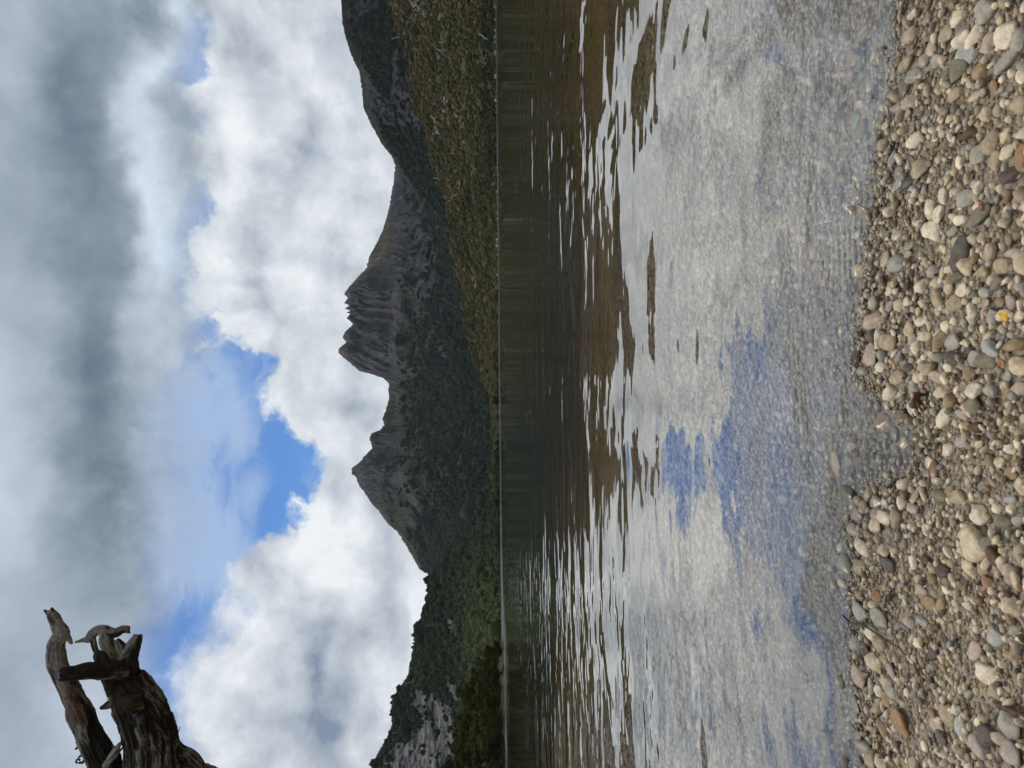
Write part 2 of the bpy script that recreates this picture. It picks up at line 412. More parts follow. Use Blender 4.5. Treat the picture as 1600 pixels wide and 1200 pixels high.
# ------------------------------------------------------------------ mountains
def mat_terrain(name, fine, fscale, rough=0.9, bump=1.0):
    m, g, b, nt = mat_new(name)
    at = g.n('ShaderNodeAttribute', attribute_name='Col')
    P = g.n('ShaderNodeNewGeometry').outputs['Position']
    n = g.noise(P, fscale, 3, 0.65)
    n2 = g.noise(P, fscale * 0.23, 3, 0.6)
    k = g.m('MULTIPLY', g.ss(n, 0.3, 0.7, 1 - fine, 1 + fine), g.ss(n2, 0.3, 0.7, 0.85, 1.15))
    g.put(b.inputs['Base Color'], g.vm('SCALE', at.outputs['Color'], sc=k))
    b.inputs['Roughness'].default_value = rough; b.inputs['Specular IOR Level'].default_value = 0.15
    bp = g.n('ShaderNodeBump'); bp.inputs['Strength'].default_value = 0.7; bp.inputs['Distance'].default_value = bump
    g.put(bp.inputs['Height'], n); nt.links.new(bp.outputs[0], b.inputs['Normal'])
    return m

def px_masks(AZ, EL, lst):
    """soft patches on the slope, given as photo X, Y, half sizes, tilt in degrees"""
    acc = np.zeros_like(AZ)
    for X, Y, a, b, rot, amt in lst:
        u, v = uv(X, Y); r = math.radians(rot)
        du, dv = (AZ - u) * F, (EL - v) * F
        p = du * math.cos(r) + dv * math.sin(r); q = -du * math.sin(r) + dv * math.cos(r)
        acc += amt * np.exp(-((p / b) ** 2 + (q / a) ** 2) * 1.2)
    return acc

def massif(name, crest, rb, rc, prof, relief, paint, mat, nu, nv, jag=0.0, jagf=1.0, kind='structure', seed=0, urange=None):
    cu = np.array([uv(X, Y) for X, Y in crest]); cu = cu[np.argsort(cu[:, 0])]
    u = np.linspace(cu[0, 0], cu[-1, 0], nu) if urange is None else np.linspace(urange[0], urange[1], nu)
    cv = np.interp(u, cu[:, 0], cu[:, 1])
    ext = np.linspace(0, 1, 61)[1:]; ne = 60                     # carry the land on past both ends, falling away to the water
    e0, e1 = cv[0], cv[-1]; tp = np.cos(ext * np.pi / 2) ** .8; nu += 2 * ne
    u = np.concatenate([(u[0] - 1.5 * ext ** 1.2)[::-1], u, u[-1] + 1.5 * ext ** 1.2]); cv = np.concatenate([(e0 * tp - .004)[::-1], cv, e1 * tp - .004])
    j1 = fbm(np.stack([u * F * 0.12 * jagf, u * 0 + seed, u * 0], 1), 5, 0.6) * jag / F
    cv = cv + j1
    nb = nv // 5
    t = np.concatenate([np.linspace(0, 1, nv - nb), 1 + np.linspace(0, 1, nb + 1)[1:] ** 1.3 * 0.6])
    U, T = np.meshgrid(u, t, indexing='ij')
    kk = max(3, nu // 22) | 1; w_ = np.hanning(kk + 2)[1:-1]; w_ /= w_.sum(); cs = np.convolve(np.pad(cv, kk // 2, mode='edge'), w_, 'valid')
    low = sstep(.55, .97, T); cs = np.minimum(cs, cv + .01)
    CV = cs[:, None] * (1 - low) + cv[:, None] * low
    RB = (rb(u) if callable(rb) else rb + 0 * u)[:, None] + 0 * T; RC = (rc(u) if callable(rc) else rc + 0 * u)[:, None] + 0 * T
    pt = np.array(prof)
    q = np.stack([U * 9 + seed, T * 1.5, 0 * T], -1).reshape(-1, 3); Tn = np.clip(np.minimum(T, 1) + (.09 * fbm(q, 3)).reshape(T.shape) * np.sin(np.pi * np.minimum(T, 1)), 0, 1)
    rf = np.interp(Tn, pt[:, 0], pt[:, 1]); ef = np.interp(Tn, pt[:, 0], pt[:, 2])
    R = RB + (RC - RB) * rf + np.maximum(T - 1, 0) * (RC * 0.45)
    v0 = -0.6 / RB - 0.004
    E = v0 + (CV - v0) * ef
    Z = CAMZ + E * R * 1.0
    back = np.maximum(T - 1, 0)
    Z = np.where(T > 1, (CAMZ + CV * RC) * (1 - (back / 0.6) ** 1.2) - 20 * back, Z)
    Xw = U * R; Yw = R
    P = np.stack([Xw, Yw, Z], -1).reshape(-1, 3)
    Uf, Tf, Ef = U.ravel(), T.ravel(), E.ravel()
    dr, dz, info = relief(P, Uf, Tf, Ef)
    # push towards / away from the lake, keep the line of sight of the crest
    fade = 1 - 0.85 * sstep(0.93, 1.0, Tf) * (Tf <= 1.02)
    s = 1 + dr * fade / np.maximum(P[:, 1], 1)
    Q = P.copy(); Q[:, 0] *= s; Q[:, 1] *= s
    Q[:, 2] = (Q[:, 2] - CAMZ) * np.where(Tf < 1.01, s, 1) + CAMZ + dz * fade
    col = paint(Q, Uf, Tf, Ef, info)
    o = mesh_np(name, Q, grid_faces(nu, len(t))[:, ::-1], mat, col=np.clip(col, 0.003, 0.9))
    tag(o, kind=kind)
    return o, Q.reshape(nu, len(t), 3), u, t, cv

def lerp(a, b, t): return a * (1 - t[:, None]) + b * t[:, None]
C_rock = np.array([0.053, 0.048, 0.058]); C_rock2 = np.array([0.023, 0.024, 0.034]); C_for = np.array([0.012, 0.020, 0.017]); C_for2 = np.array([0.022, 0.030, 0.019])
C_grass = np.array([0.042, 0.050, 0.024]); C_brown = np.array([0.085, 0.066, 0.034]); C_gold = np.array([0.13, 0.105, 0.05]); C_pale = np.array([0.34, 0.32, 0.29])

# --- far jagged mountain
CRADLE = [(665, 150), (650, 200), (630, 240), (617, 262), (615, 285), (612, 300), (609, 320), (604, 340), (598, 360), (591, 375), (583, 390), (577, 400), (575, 411), (572, 413), (574, 417), (562, 430), (550, 443), (540, 455),
 (538, 460), (544, 466), (537, 473), (546, 478), (538.5, 481.5), (547, 486), (541, 488), (547, 491), (541.6, 497), (551.5, 506), (547, 511), (538.5, 519), (535.6, 527.5), (541, 535), (528, 546), (531, 554),
 (547, 567), (562, 580), (580.6, 584.7), (599, 591), (608, 600), (607, 610), (608, 622), (603, 641), (598, 654), (600, 664), (594, 672), (580.6, 677), (577, 684), (582, 700), (570, 712), (562, 722), (550, 731),
 (549, 740), (556, 745), (560, 757), (569, 769), (582, 789), (592, 798), (601, 812), (613, 825), (620, 830), (631, 847), (639, 860), (655.6, 890), (665, 893), (680, 915), (700, 940), (730, 1000), (770, 1080)]
def rel_cradle(P, U, T, E):
    X = 778 - E * F                                   # photo height line this vertex belongs to
    rock = sstep(655, 625, X + 14 * fbm(P * 0.008, 3))
    rock = np.maximum(rock, np.clip(px_masks(U, E, [(668, 410, 26, 85, 0, 1.3), (650, 330, 16, 50, -12, .9), (655, 470, 12, 50, 0, .5), (690, 545, 20, 22, 0, .9), (645, 800, 8, 60, 0, 1.3), (642, 880, 14, 20, 0, .8)]), 0, 1) * sstep(-.3, .35, fbm(P * np.array([.01, .01, .008]), 4)))
    grassy = np.clip(px_masks(U, E, [(560, 430, 30, 45, 35, .0), (600, 380, 16, 60, 0, 1.0), (575, 420, 8, 30, -45, .7), (622, 820, 14, 70, 25, 1.0), (610, 640, 14, 50, 0, 1.1), (640, 640, 14, 300, 0, .8), (645, 560, 20, 50, 0, .8), (625, 780, 12, 40, 0, .6)]), 0, 1)
    rock = np.clip(rock * (1 - .85 * grassy), 0, 1)
    lean = U * 0
    c = ridged(P * np.array([0.026, 0.002, 0.0035]) + np.stack([P[:, 2] * 0.007 * np.sign(-.02 - U) + fbm(P * .004, 2) * .5, U * 0, U * 0], 1), 5, 0.58)     # columns
    b = fbm(P * np.array([0.006, 0.0025, 0.003]), 5)
    f = fbm(P * 0.05, 4)
    dr = -rock * (70 * (c - .35) + 25 * b) - (1 - rock) * (40 * b + 5 * f)
    dz = (1 - rock) * 5.0 * fbm(P * 0.11, 3)
    return dr, dz, (rock, grassy, c, b, f, X)
def pnt_cradle(Q, U, T, E, info):
    rock, grassy, c, b, f, X = info
    n = fbm(Q * np.array([.02, .02, .03]), 4)
    st = fbm(np.stack([Q[:, 0] * .07, Q[:, 1] * .006, Q[:, 2] * .010], 1), 4)
    col = lerp(C_for, C_for2, sstep(-.5, .6, n))
    col = lerp(col, C_grass * .8, np.clip(grassy * 1.0, 0, 1) * sstep(-.5, .3, n + .3))
    col = lerp(col, C_gold * .9, np.clip(px_masks(U, E, [(578, 412, 7, 34, -42, 1.2), (600, 375, 10, 40, -20, .5)]), 0, 1))
    rk = lerp(C_rock2, C_rock, sstep(-.5, .6, st + .4 * n))
    rk = lerp(rk, np.array([.12, .095, .088]), sstep(560, 530, X) * .5)
    m = np.clip(rock * sstep(-.62, -.1, f + .6 * n + .6 * rock - .3), 0, 1)
    col = lerp(col, rk, m)
    # scattered pale outcrops and grey dead patches in the forest
    op = sstep(.52, .8, fbm(Q * np.array([.012, .012, .03]) + 40, 4)) * (1 - rock) * sstep(600, 640, X)
    col = lerp(col, C_rock * .8, op * .55)
    return col
def _far(): pass
m_far = mat_terrain('mountain_far_rock', 0.35, 0.12, bump=4.0)
C_obj, C_P, C_u, C_t, C_cv = massif('mountain_jagged_ridge', CRADLE, 1300, lambda u: 2600 + 250 * np.sin(u * 9), [(0, 0, 0), (.45, .62, .56), (.53, .68, .66), (.60, .77, .71), (1, 1, 1)],
       rel_cradle, pnt_cradle, m_far, 1500, 330, jag=1.3, jagf=2.2)

# --- mountain shoulder on the right
BACKR = [(540, -420), (545, -300), (528, -200), (525, -100), (533, 0), (535, 37), (541, 62), (547, 81), (553.5, 97), (561, 111), (565.6, 139), (568, 169), (579, 193), (596.6, 225), (612.5, 245), (618.5, 260), (631, 279), (650, 299), (669, 320), (684, 337), (704, 354), (730, 390), (775, 440)]
def rel_b(P, U, T, E):
    X = 776 - E * F
    Yp = 600 - U * F
    rock = sstep(.0, .35, fbm(P * np.array([.006, .006, .009]) + 5, 5) + sstep(120, -20, Yp) * .35 - sstep(150, 260, Yp) * .8 + sstep(600, 560, X) * .25)
    c = ridged(P * np.array([0.02, 0.012, 0.007]), 5, 0.55)
    b = fbm(P * np.array([.006, .003, .004]) + 3, 5); f = fbm(P * .05, 4)
    dr = -(26 * b + rock * 30 * (c - .4)) - 3 * f
    dz = 2.5 * fbm(P * 0.12, 3)
    return dr, dz, (rock, c, b, f, X, Yp)
def pnt_b(Q, U, T, E, info):
    rock, c, b, f, X, Yp = info
    n = fbm(Q * .03, 4)
    col = lerp(C_for * .75, C_for2 * .8, sstep(-.5, .7, n))
    rk = lerp(C_rock2 * 1.0, C_rock * .95, sstep(-.5, .6, fbm(Q * np.array([.06, .06, .04]), 4)))
    return lerp(col, rk, np.clip(rock * sstep(-.5, .2, f + .2 + .5 * rock), 0, 1) * .85)
m_mid = mat_terrain('mountain_shoulder_rock', 0.35, 0.2, bump=2.5)
B_obj, B_P, B_u, B_t, B_cv = massif('mountain_shoulder', BACKR, 900, lambda u: 1650 + 200 * np.cos(u * 7), [(0, 0, 0), (.5, .6, .45), (1, 1, 1)], rel_b, pnt_b, m_mid, 900, 260, jag=1.0, jagf=1.5, seed=4)

# --- slope rising on the left
LEFTD = [(778, 705), (772, 745), (757, 790), (735, 830), (708, 868), (680, 893), (670.6, 904), (669.7, 919), (666, 939), (656.6, 967), (652, 985), (645, 1016), (637, 1056), (625.6, 1072), (614, 1089), (611, 1106), (612.5, 1132), (605, 1151), (590, 1177), (580, 1200), (560, 1240), (535, 1300), (515, 1400), (500, 1600), (530, 1900)]
def rel_d(P, U, T, E):
    X = 783 - E * F; Yp = 600 - U * F
    slab = np.clip(px_masks(U, E, [(690, 1125, 22, 75, 38, 1.3), (712, 1080, 10, 30, 35, 1.1), (640, 1190, 40, 40, 38, .8), (675, 1160, 20, 40, 38, .8), (705, 975, 14, 34, 25, .8), (625, 1095, 10, 30, 60, .7), (665, 1060, 10, 40, 40, .35), (690, 1010, 10, 30, 30, .5), (660, 1200, 40, 40, 38, .9)]), 0, 1)
    q = fbm(P * np.array([.02, .02, .03]), 4)
    rock = np.clip(slab * sstep(-.55, .15, q + .3 * slab), 0, 1)
    b = fbm(P * .009 + 8, 5); f = fbm(P * .09, 4)
    # gullies that run down the slope
    dg = ridged(np.stack([P[:, 0] * .012 - P[:, 2] * .012, P[:, 1] * .004, P[:, 2] * .003], 1), 4)
    dr = -(16 * b + 22 * (dg - .4)) - 2 * f
    dz = (1 - rock) * 3.0 * np.abs(fbm(P * 0.14, 3)) + 0.8 * f
    return dr, dz, (rock, q, b, f, X, Yp)
def pnt_d(Q, U, T, E, info):
    rock, q, b, f, X, Yp = info
    n = fbm(Q * .05, 4)
    ygreen = sstep(690, 760, X) * sstep(820, 960, Yp)  # yellow-green trees low on the left slope
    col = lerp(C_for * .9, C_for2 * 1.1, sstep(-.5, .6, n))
    col = lerp(col, np.array([.085, .105, .038]), np.clip(ygreen * sstep(-.4, .5, n + .1), 0, 1) * .8)
    rk = lerp(C_rock2 * 1.2, np.array([.19, .18, .172]), sstep(-.4, .6, fbm(Q * np.array([.08, .08, .16]) + 3, 4)))
    return lerp(col, rk, rock * .9)
m_d = mat_terrain('left_slope', 0.35, 0.35, bump=1.5)
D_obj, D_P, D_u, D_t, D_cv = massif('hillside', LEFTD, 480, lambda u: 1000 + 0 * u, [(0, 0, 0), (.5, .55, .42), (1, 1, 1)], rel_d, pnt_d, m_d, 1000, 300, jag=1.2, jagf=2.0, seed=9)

# --- near heath hill on the right
HILLA = [(600, -420), (592, -300), (590, -150), (598, -60), (604, 0), (614, 20.6), (622, 47), (631, 71), (639, 97.5), (642.5, 127.5), (646, 169), (663, 193), (667, 220), (680, 266), (695, 307), (703.4, 337), (708, 365), (713, 406), (714, 419), (712, 437), (723, 465),
         (728, 490), (729, 520), (734, 546), (744, 569), (757, 595), (768, 616), (774, 660), (776, 760), (778, 860)]
def rel_a(P, U, T, E):
    X = 775 - E * F; Yp = 600 - U * F
    b = fbm(P * .016 + 2, 5); f = fbm(P * .15, 4)
    q = fbm(P * np.array([.03, .03, .05]) + 9, 4)
    dr = -(9 * b) - 1.0 * f
    dz = 0.9 * np.abs(f) + .5 * fbm(P * .5, 2)
    return dr, dz, (b, f, q, X, Yp)
def pnt_a(Q, U, T, E, info):
    b, f, q, X, Yp = info
    n = fbm(Q * .05, 4); n2 = fbm(Q * .3, 3)
    green = np.array([.045, .054, .023]); dark = np.array([.022, .028, .016])
    col = lerp(C_brown * .8, C_brown * 1.15, sstep(-.5, .5, n2))
    col = lerp(col, green, np.clip(sstep(-.1, .5, n + .35 * sstep(690, 755, X)), 0, 1) * .85)
    col = lerp(col, dark, sstep(.05, .6, fbm(Q * .09 + 20, 4) + .15) * .7)
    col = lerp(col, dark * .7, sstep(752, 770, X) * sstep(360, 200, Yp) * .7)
    rk = np.clip(px_masks(U, E, [(682, 205, 8, 22, 20, 1.2), (697, 165, 7, 22, 30, 1.2), (705, 175, 8, 20, 40, 1.0), (690, 150, 5, 12, 0, 1.0), (650, 10, 26, 12, 30, .6), (676, 30, 20, 14, 30, .6), (762, 447, 14, 26, 80, .6), (722, 250, 6, 6, 0, .9), (725, 447, 10, 8, 0, .8), (757, 490, 10, 20, 90, .5), (624, 43, 4, 10, 60, 1.)]) * sstep(-.4, .4, q + n2 * .5 + .2), 0, 1)
    rk = np.maximum(rk, sstep(.95, 1.2, fbm(Q * np.array([.08, .08, .16]) + 60, 4)) * .7)
    return lerp(col, np.array([.24, .22, .21]), rk * .8)
m_a = mat_terrain('heath_hill', 0.45, 0.9, bump=0.6)
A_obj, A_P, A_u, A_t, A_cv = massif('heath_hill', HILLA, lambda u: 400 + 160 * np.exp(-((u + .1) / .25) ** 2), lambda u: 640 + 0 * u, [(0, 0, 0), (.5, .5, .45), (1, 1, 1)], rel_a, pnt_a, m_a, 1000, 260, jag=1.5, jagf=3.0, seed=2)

# --- dark wooded knoll close by on the left
KNOLL = [(784 - (784 - a) * .80, b) for a, b in [(786, 1000), (776, 1024), (770, 1032), (755, 1050), (744, 1070), (733, 1095), (720, 1131), (710, 1159), (692, 1187), (680, 1205), (660, 1250), (645, 1350), (640, 1500), (680, 1800)]]
def rel_e(P, U, T, E):
    b = fbm(P * .05, 4)
    return -2.5 * b, .5 * fbm(P * .3, 3), (b,)
def pnt_e(Q, U, T, E, info):
    n = fbm(Q * .3, 4)
    return lerp(np.array([.020, .024, .012]), np.array([.045, .048, .020]), sstep(-.5, .6, n))
m_e = mat_terrain('wooded_knoll', 0.4, 2.0, bump=0.3)
E_obj, E_P, E_u, E_t, E_cv = massif('wooded_knoll', KNOLL, 120, lambda u: 175 + 0 * u, [(0, 0, 0), (.5, .5, .5), (1, 1, 1)], rel_e, pnt_e, m_e, 260, 90, jag=0.5, seed=5)
# ------------------------------------------------------------------ pebbles
rs = np.random.RandomState(11)
def make_protos(n, sub, seed=3):   # rounded stones with worn flat facets
    r_ = np.random.RandomState(seed); v, f = ico(sub); out = []
    for k in range(n):
        m = 6 + int(r_.rand() * 6)
        nn = r_.randn(m, 3); nn /= np.linalg.norm(nn, axis=1)[:, None]
        dd = 0.58 + 0.50 * r_.rand(m)
        p = 14 + 24 * r_.rand()
        s = np.clip(v @ nn.T, 0, None) / dd
        r = ((s ** p).sum(1) + (1 / 1.12) ** p) ** (-1 / p)
        q = v * r[:, None]
        q = q * (1 + 0.085 * fbm(v * 2.6 + k * 7.7, 4, .55))[:, None]
        out.append(q / np.abs(q).max(0))
    return out, f
PAL = {  # colour code: (srgb, word)
 'W': ((234, 221, 200), 'white'), 'C': ((208, 192, 162), 'cream'), 'G': ((168, 166, 160), 'pale grey'), 'D': ((104, 99, 93), 'dark grey'),
 'B': ((178, 160, 134), 'beige'), 'T': ((168, 140, 104), 'tan'), 'O': ((168, 126, 88), 'orange-brown'), 'P': ((188, 168, 154), 'pinkish'),
 'L': ((172, 160, 160), 'lilac-grey'), 'U': ((108, 84, 84), 'purple-brown'), 'V': ((134, 128, 108), 'olive-grey'), 'S': ((172, 176, 178), 'bluish-grey'),
 'N': ((104, 78, 52), 'brown'), 'K': ((34, 38, 46), 'black')}
PALK = list(PAL); PALW = np.array([.24, .21, .13, .04, .20, .08, .010, .05, .015, .006, .04, .015, .03, .0]); PALW /= PALW.sum()
PALC = np.array([srgb(*PAL[k][0]) for k in PALK]) * 1.0
_l = (PALC * np.array([.3, .55, .15])).sum(1); PALC = PALC * .64 + (_l[:, None] * np.array([1.10, 1.0, .80])) * .36; PALC = PALC * np.array([1.03, .985, .93]) * 1.08; PALC = PALC ** 1.12; PALC = PALC * np.minimum(1, .80 / PALC.max(1))[:, None]
def mat_pebble():
    m, g, b, nt = mat_new('pebble_stone')
    at = g.n('ShaderNodeAttribute', attribute_name='Col')
    P = g.n('ShaderNodeNewGeometry').outputs['Position']; o = g.xyz(P)
    n = g.noise(P, 95.0, 4, 0.65); n2 = g.noise(P, 420.0, 2, 0.6); n3 = g.noise(P, 40.0, 2, 0.5, dist=1.5)
    k = g.m('MULTIPLY', g.ss(n, 0.3, 0.72, 0.72, 1.12), g.ss(n2, 0.35, 0.62, 0.90, 1.06))
    wet = g.mul(g.ss(g.add(o[2], g.mul(g.sub(n3, 0.5), 0.012)), 0.022, 0.005), g.ss(o[2], -0.02, -0.002, 0.35, 1.0))
    k = g.mul(k, g.mixf(wet, 1.0, 0.68))
    c = g.vm('SCALE', at.outputs['Color'], sc=k)
    c = g.mix(g.mul(g.ss(n3, 0.62, 0.70), 0.45), c, g.vm('MULTIPLY', c, (0.62, 0.50, 0.38)))
    silt = g.ss(g.add(o[2], g.mul(g.sub(n3, 0.5), 0.05)), -0.13, -0.32)
    c = g.mix(g.mul(silt, 0.92), c, (0.210, 0.152, 0.052))
    g.put(b.inputs['Base Color'], c)
    g.put(b.inputs['Roughness'], g.mixf(wet, 0.72, 0.26)); b.inputs['Specular IOR Level'].default_value = 0.35
    bp = g.n('ShaderNodeBump'); bp.inputs['Strength'].default_value = 0.35; bp.inputs['Distance'].default_value = 0.0015
    g.put(bp.inputs['Height'], g.add(n, g.mul(n2, 0.4))); nt.links.new(bp.outputs[0], b.inputs['Normal'])
    return m
M_PEB = mat_pebble()
PR = {s: make_protos(14, s) for s in (0, 1, 2, 3)}
def batch(pos, siz, rot, col, sub):
    """merge many pebbles into vertex and face arrays"""
    protos, f = PR[sub]; k = rs.randint(0, len(protos), len(pos)); V, Fc, C = [], [], []; base = 0; nv = len(protos[0])
    for j in range(len(protos)):
        i = np.where(k == j)[0]
        if len(i) == 0: continue
        q = protos[j][None] * siz[i][:, None, :]
        q = np.einsum('nij,nvj->nvi', rot[i], q) + pos[i][:, None, :]
        V.append(q.reshape(-1, 3)); Fc.append((f[None] + (np.arange(len(i)) * nv)[:, None, None] + base).reshape(-1, 3))
        C.append(np.repeat(col[i], nv, axis=0)); base += len(i) * nv
    return np.concatenate(V), np.concatenate(Fc), np.concatenate(C)
def merged(name, parts, label, cat):
    V, Fc, C, b = [], [], [], 0
    for v, f, c in parts:
        V.append(v); Fc.append(f + b); C.append(c); b += len(v)
    o = mesh_np(name, np.concatenate(V), np.concatenate(Fc), M_PEB, col=np.concatenate(C))
    tag(o, label, cat, kind='stuff'); return o

# pebbles one can single out, read off the photo in four enlarged strips: strip, x, y, width, height, turn, colour
TR = """1 1500 235 95 130 0 W|1 1575 250 70 130 0 G|1 1370 70 110 120 0 G|1 1195 125 60 90 0 W|1 1210 250 90 80 0 W|1 1290 250 90 110 -40 W|1 1255 345 100 120 0 S|1 1385 285 80 100 0 P|1 1425 250 60 70 0 T|1 1500 395 190 100 -25 G|1 1335 445 75 85 0 T|1 1200 440 100 120 0 V|1 1590 480 50 90 0 W|1 1120 215 70 90 0 B|1 1025 310 50 75 20 C|1 980 380 60 80 0 P|1 1070 380 80 70 0 G|1 900 220 70 90 0 P|1 905 95 75 55 0 W|1 870 400 100 80 0 B|1 920 480 80 70 0 G|1 870 540 70 90 -40 V|1 1195 585 80 75 0 B|1 1300 610 60 60 0 C|1 1580 660 90 90 0 B|1 1145 745 70 40 0 C|1 985 750 60 45 0 S|1 880 705 50 50 0 B|1 895 640 70 80 0 P|1 815 680 60 60 0 G|1 745 790 50 45 0 W|1 930 875 80 90 0 W|1 1265 840 80 80 0 N|1 1395 895 90 110 -35 B|1 1500 950 80 80 0 W|1 1425 1010 60 110 0 B|1 1340 960 80 110 0 G|1 1205 1015 60 80 0 W|1 1525 1095 100 85 0 U|1 960 1060 90 100 0 B|1 885 1140 100 70 -10 D|1 820 1150 60 75 0 S|1 825 1075 50 60 0 G|1 615 300 70 85 0 K|1 540 375 70 110 0 T|1 530 475 90 80 0 P|1 600 205 70 80 0 B|1 470 700 50 100 0 N|1 515 740 40 120 0 O|1 555 755 50 100 0 G|1 605 800 55 120 0 T|1 585 650 45 50 0 W|1 1590 990 60 150 0 O|2 1250 45 130 90 0 G|2 1310 88 130 50 0 W|2 1325 155 150 110 -15 V|2 1205 180 65 60 0 W|2 1020 110 60 120 0 W|2 1075 145 65 100 0 W|2 1165 245 75 55 0 G|2 1035 255 90 130 30 W|2 1195 310 60 70 0 P|2 1215 390 170 120 -45 D|2 1390 390 70 120 0 B|2 1490 455 100 90 0 B|2 1550 385 80 70 0 G|2 815 275 50 55 0 W|2 885 340 60 50 0 G|2 815 445 90 110 0 G|2 880 390 50 50 0 P|2 945 395 80 40 20 V|2 1050 495 70 75 0 L|2 1135 485 50 40 0 W|2 1190 540 70 70 0 V|2 1135 550 35 80 0 O|2 1345 505 70 70 0 B|2 1410 545 60 60 0 C|2 1440 570 120 80 0 V|2 1370 625 100 60 0 G|2 1365 700 90 60 0 P|2 1455 690 50 60 0 T|2 1525 690 60 80 0 L|2 1180 690 80 100 0 B|2 1220 610 60 80 0 W|2 970 700 55 50 0 C|2 820 710 55 80 0 C|2 875 695 50 90 0 W|2 675 690 95 90 0 G|2 670 800 110 120 0 P|2 655 905 130 90 0 D|2 770 600 60 90 0 W|2 770 715 50 70 -40 L|2 760 945 110 100 0 B|2 650 1025 80 150 20 P|2 560 1040 60 110 0 N|2 905 920 50 70 0 G|2 960 810 60 60 0 W|2 1165 935 110 95 0 G|2 990 900 70 60 0 C|2 1110 840 50 70 0 W|2 1400 975 130 95 15 S|2 1483 775 70 70 0 W|2 1545 965 110 80 0 T|2 1590 1080 100 110 0 C|2 1370 1060 120 90 0 V|2 1300 1040 90 90 0 G|2 1140 1095 100 50 0 W|2 1070 1150 110 80 0 P|2 1010 1110 60 70 0 B|2 950 1160 90 60 0 C|2 715 1090 60 70 0 W|2 820 1160 90 90 0 B|2 880 1095 60 50 0 D|2 600 1120 90 60 0 G|3 1300 45 140 90 0 W|3 1295 125 90 110 0 V|3 1085 60 60 80 0 C|3 1395 40 80 90 0 G|3 1515 60 60 90 0 T|3 1580 25 80 70 0 P|3 1110 225 150 90 -45 W|3 1225 185 80 70 0 L|3 905 145 50 90 0 W|3 850 205 75 75 0 T|3 795 315 50 95 0 G|3 735 240 80 110 0 B|3 905 420 40 65 0 V|3 925 335 60 60 0 T|3 1260 260 50 50 0 O|3 1310 265 90 70 0 N|3 1215 355 65 75 0 S|3 1325 370 110 50 -15 C|3 1130 405 60 80 -20 W|3 1025 490 60 75 0 W|3 1055 530 50 100 0 O|3 1000 560 60 50 0 P|3 960 660 70 55 0 P|3 1065 605 50 45 0 C|3 1080 700 100 80 0 V|3 1195 710 100 80 0 B|3 1330 825 75 90 0 W|3 1440 780 55 60 0 W|3 1300 985 140 200 -15 C|3 1390 990 90 110 0 V|3 1320 770 80 60 0 B|3 1485 855 80 80 0 V|3 1270 845 50 45 0 N|3 690 735 65 80 0 G|3 735 835 90 80 0 W|3 680 880 80 100 0 C|3 690 815 60 80 0 P|3 745 670 60 60 0 T|3 545 905 100 80 0 P|3 565 815 80 80 0 G|3 510 700 90 120 0 V|3 600 1020 110 90 20 W|3 550 1060 80 60 0 U|3 490 1130 80 120 30 G|3 580 1130 60 110 0 B|3 630 940 50 60 0 T|3 730 1035 60 60 20 C|3 915 1120 60 80 -40 W|3 990 1100 90 50 0 N|3 765 1120 80 80 0 D|3 1100 1170 80 70 0 U|3 1350 1160 60 60 0 B|3 1520 1165 80 80 0 P|3 1530 560 60 70 0 T|3 1530 405 60 55 0 W|3 1580 375 60 70 0 W|3 1460 490 70 60 0 C|3 1530 720 60 60 0 S|3 545 435 60 60 0 O|3 520 585 50 60 0 T|3 435 510 60 180 10 C|3 800 780 90 50 20 S|3 910 780 90 60 0 P|4 685 125 60 70 0 O|4 660 180 80 45 0 W|4 585 215 90 100 0 S|4 580 125 80 60 0 B|4 710 265 90 110 20 G|4 665 360 90 75 0 W|4 700 415 80 85 0 B|4 625 460 45 90 0 N|4 565 430 55 100 0 G|4 660 535 80 110 0 C|4 735 525 50 60 0 B|4 780 600 60 90 0 L|4 750 665 70 80 0 P|4 585 620 105 110 0 P|4 555 800 70 90 0 G|4 700 720 55 60 0 W|4 750 765 50 75 0 T|4 790 730 50 70 0 G|4 840 905 95 150 0 O|4 620 740 45 40 0 P|4 725 900 35 55 0 G|4 580 1005 50 60 0 P|4 620 1060 80 80 0 G|4 650 1140 80 120 0 B|4 735 965 70 70 40 T|4 715 1160 80 70 0 C|4 1445 380 80 100 0 S|4 1385 610 110 110 0 W|4 1310 470 90 110 -30 P|4 1255 185 50 45 0 W|4 1380 35 60 70 0 O|4 965 90 60 80 0 P|4 1020 165 70 80 0 T|4 975 290 60 50 0 S|4 895 290 60 60 0 P|4 945 415 50 50 0 W|4 1040 490 50 90 0 U|4 1110 415 80 60 30 V|4 1100 570 100 50 0 T|4 1515 915 120 110 0 G|4 1375 980 140 100 0 D|4 1345 1060 100 100 0 L|4 1530 1100 110 110 0 L|4 1460 1020 70 60 0 P|4 1215 945 60 100 0 S|4 1130 865 80 120 0 B|4 1060 930 60 70 0 P|4 1090 1000 120 60 0 D|4 1025 850 50 45 0 T|4 1550 350 70 50 0 G|4 1580 395 40 50 0 W|4 1515 500 80 45 0 B|4 1530 25 60 60 0 L|4 1430 720 80 60 0 B|4 1560 615 50 60 0 O"""
IND = []    # x, y, z, semi axes, turn about z, palette code, photo X, Y, px size, proto
res = 0.001
gx0, gx1, gy0, gy1 = -1.6, 1.6, 0.55, 2.35
occ = np.zeros((int((gx1 - gx0) / res), int((gy1 - gy0) / res)), dtype=bool)
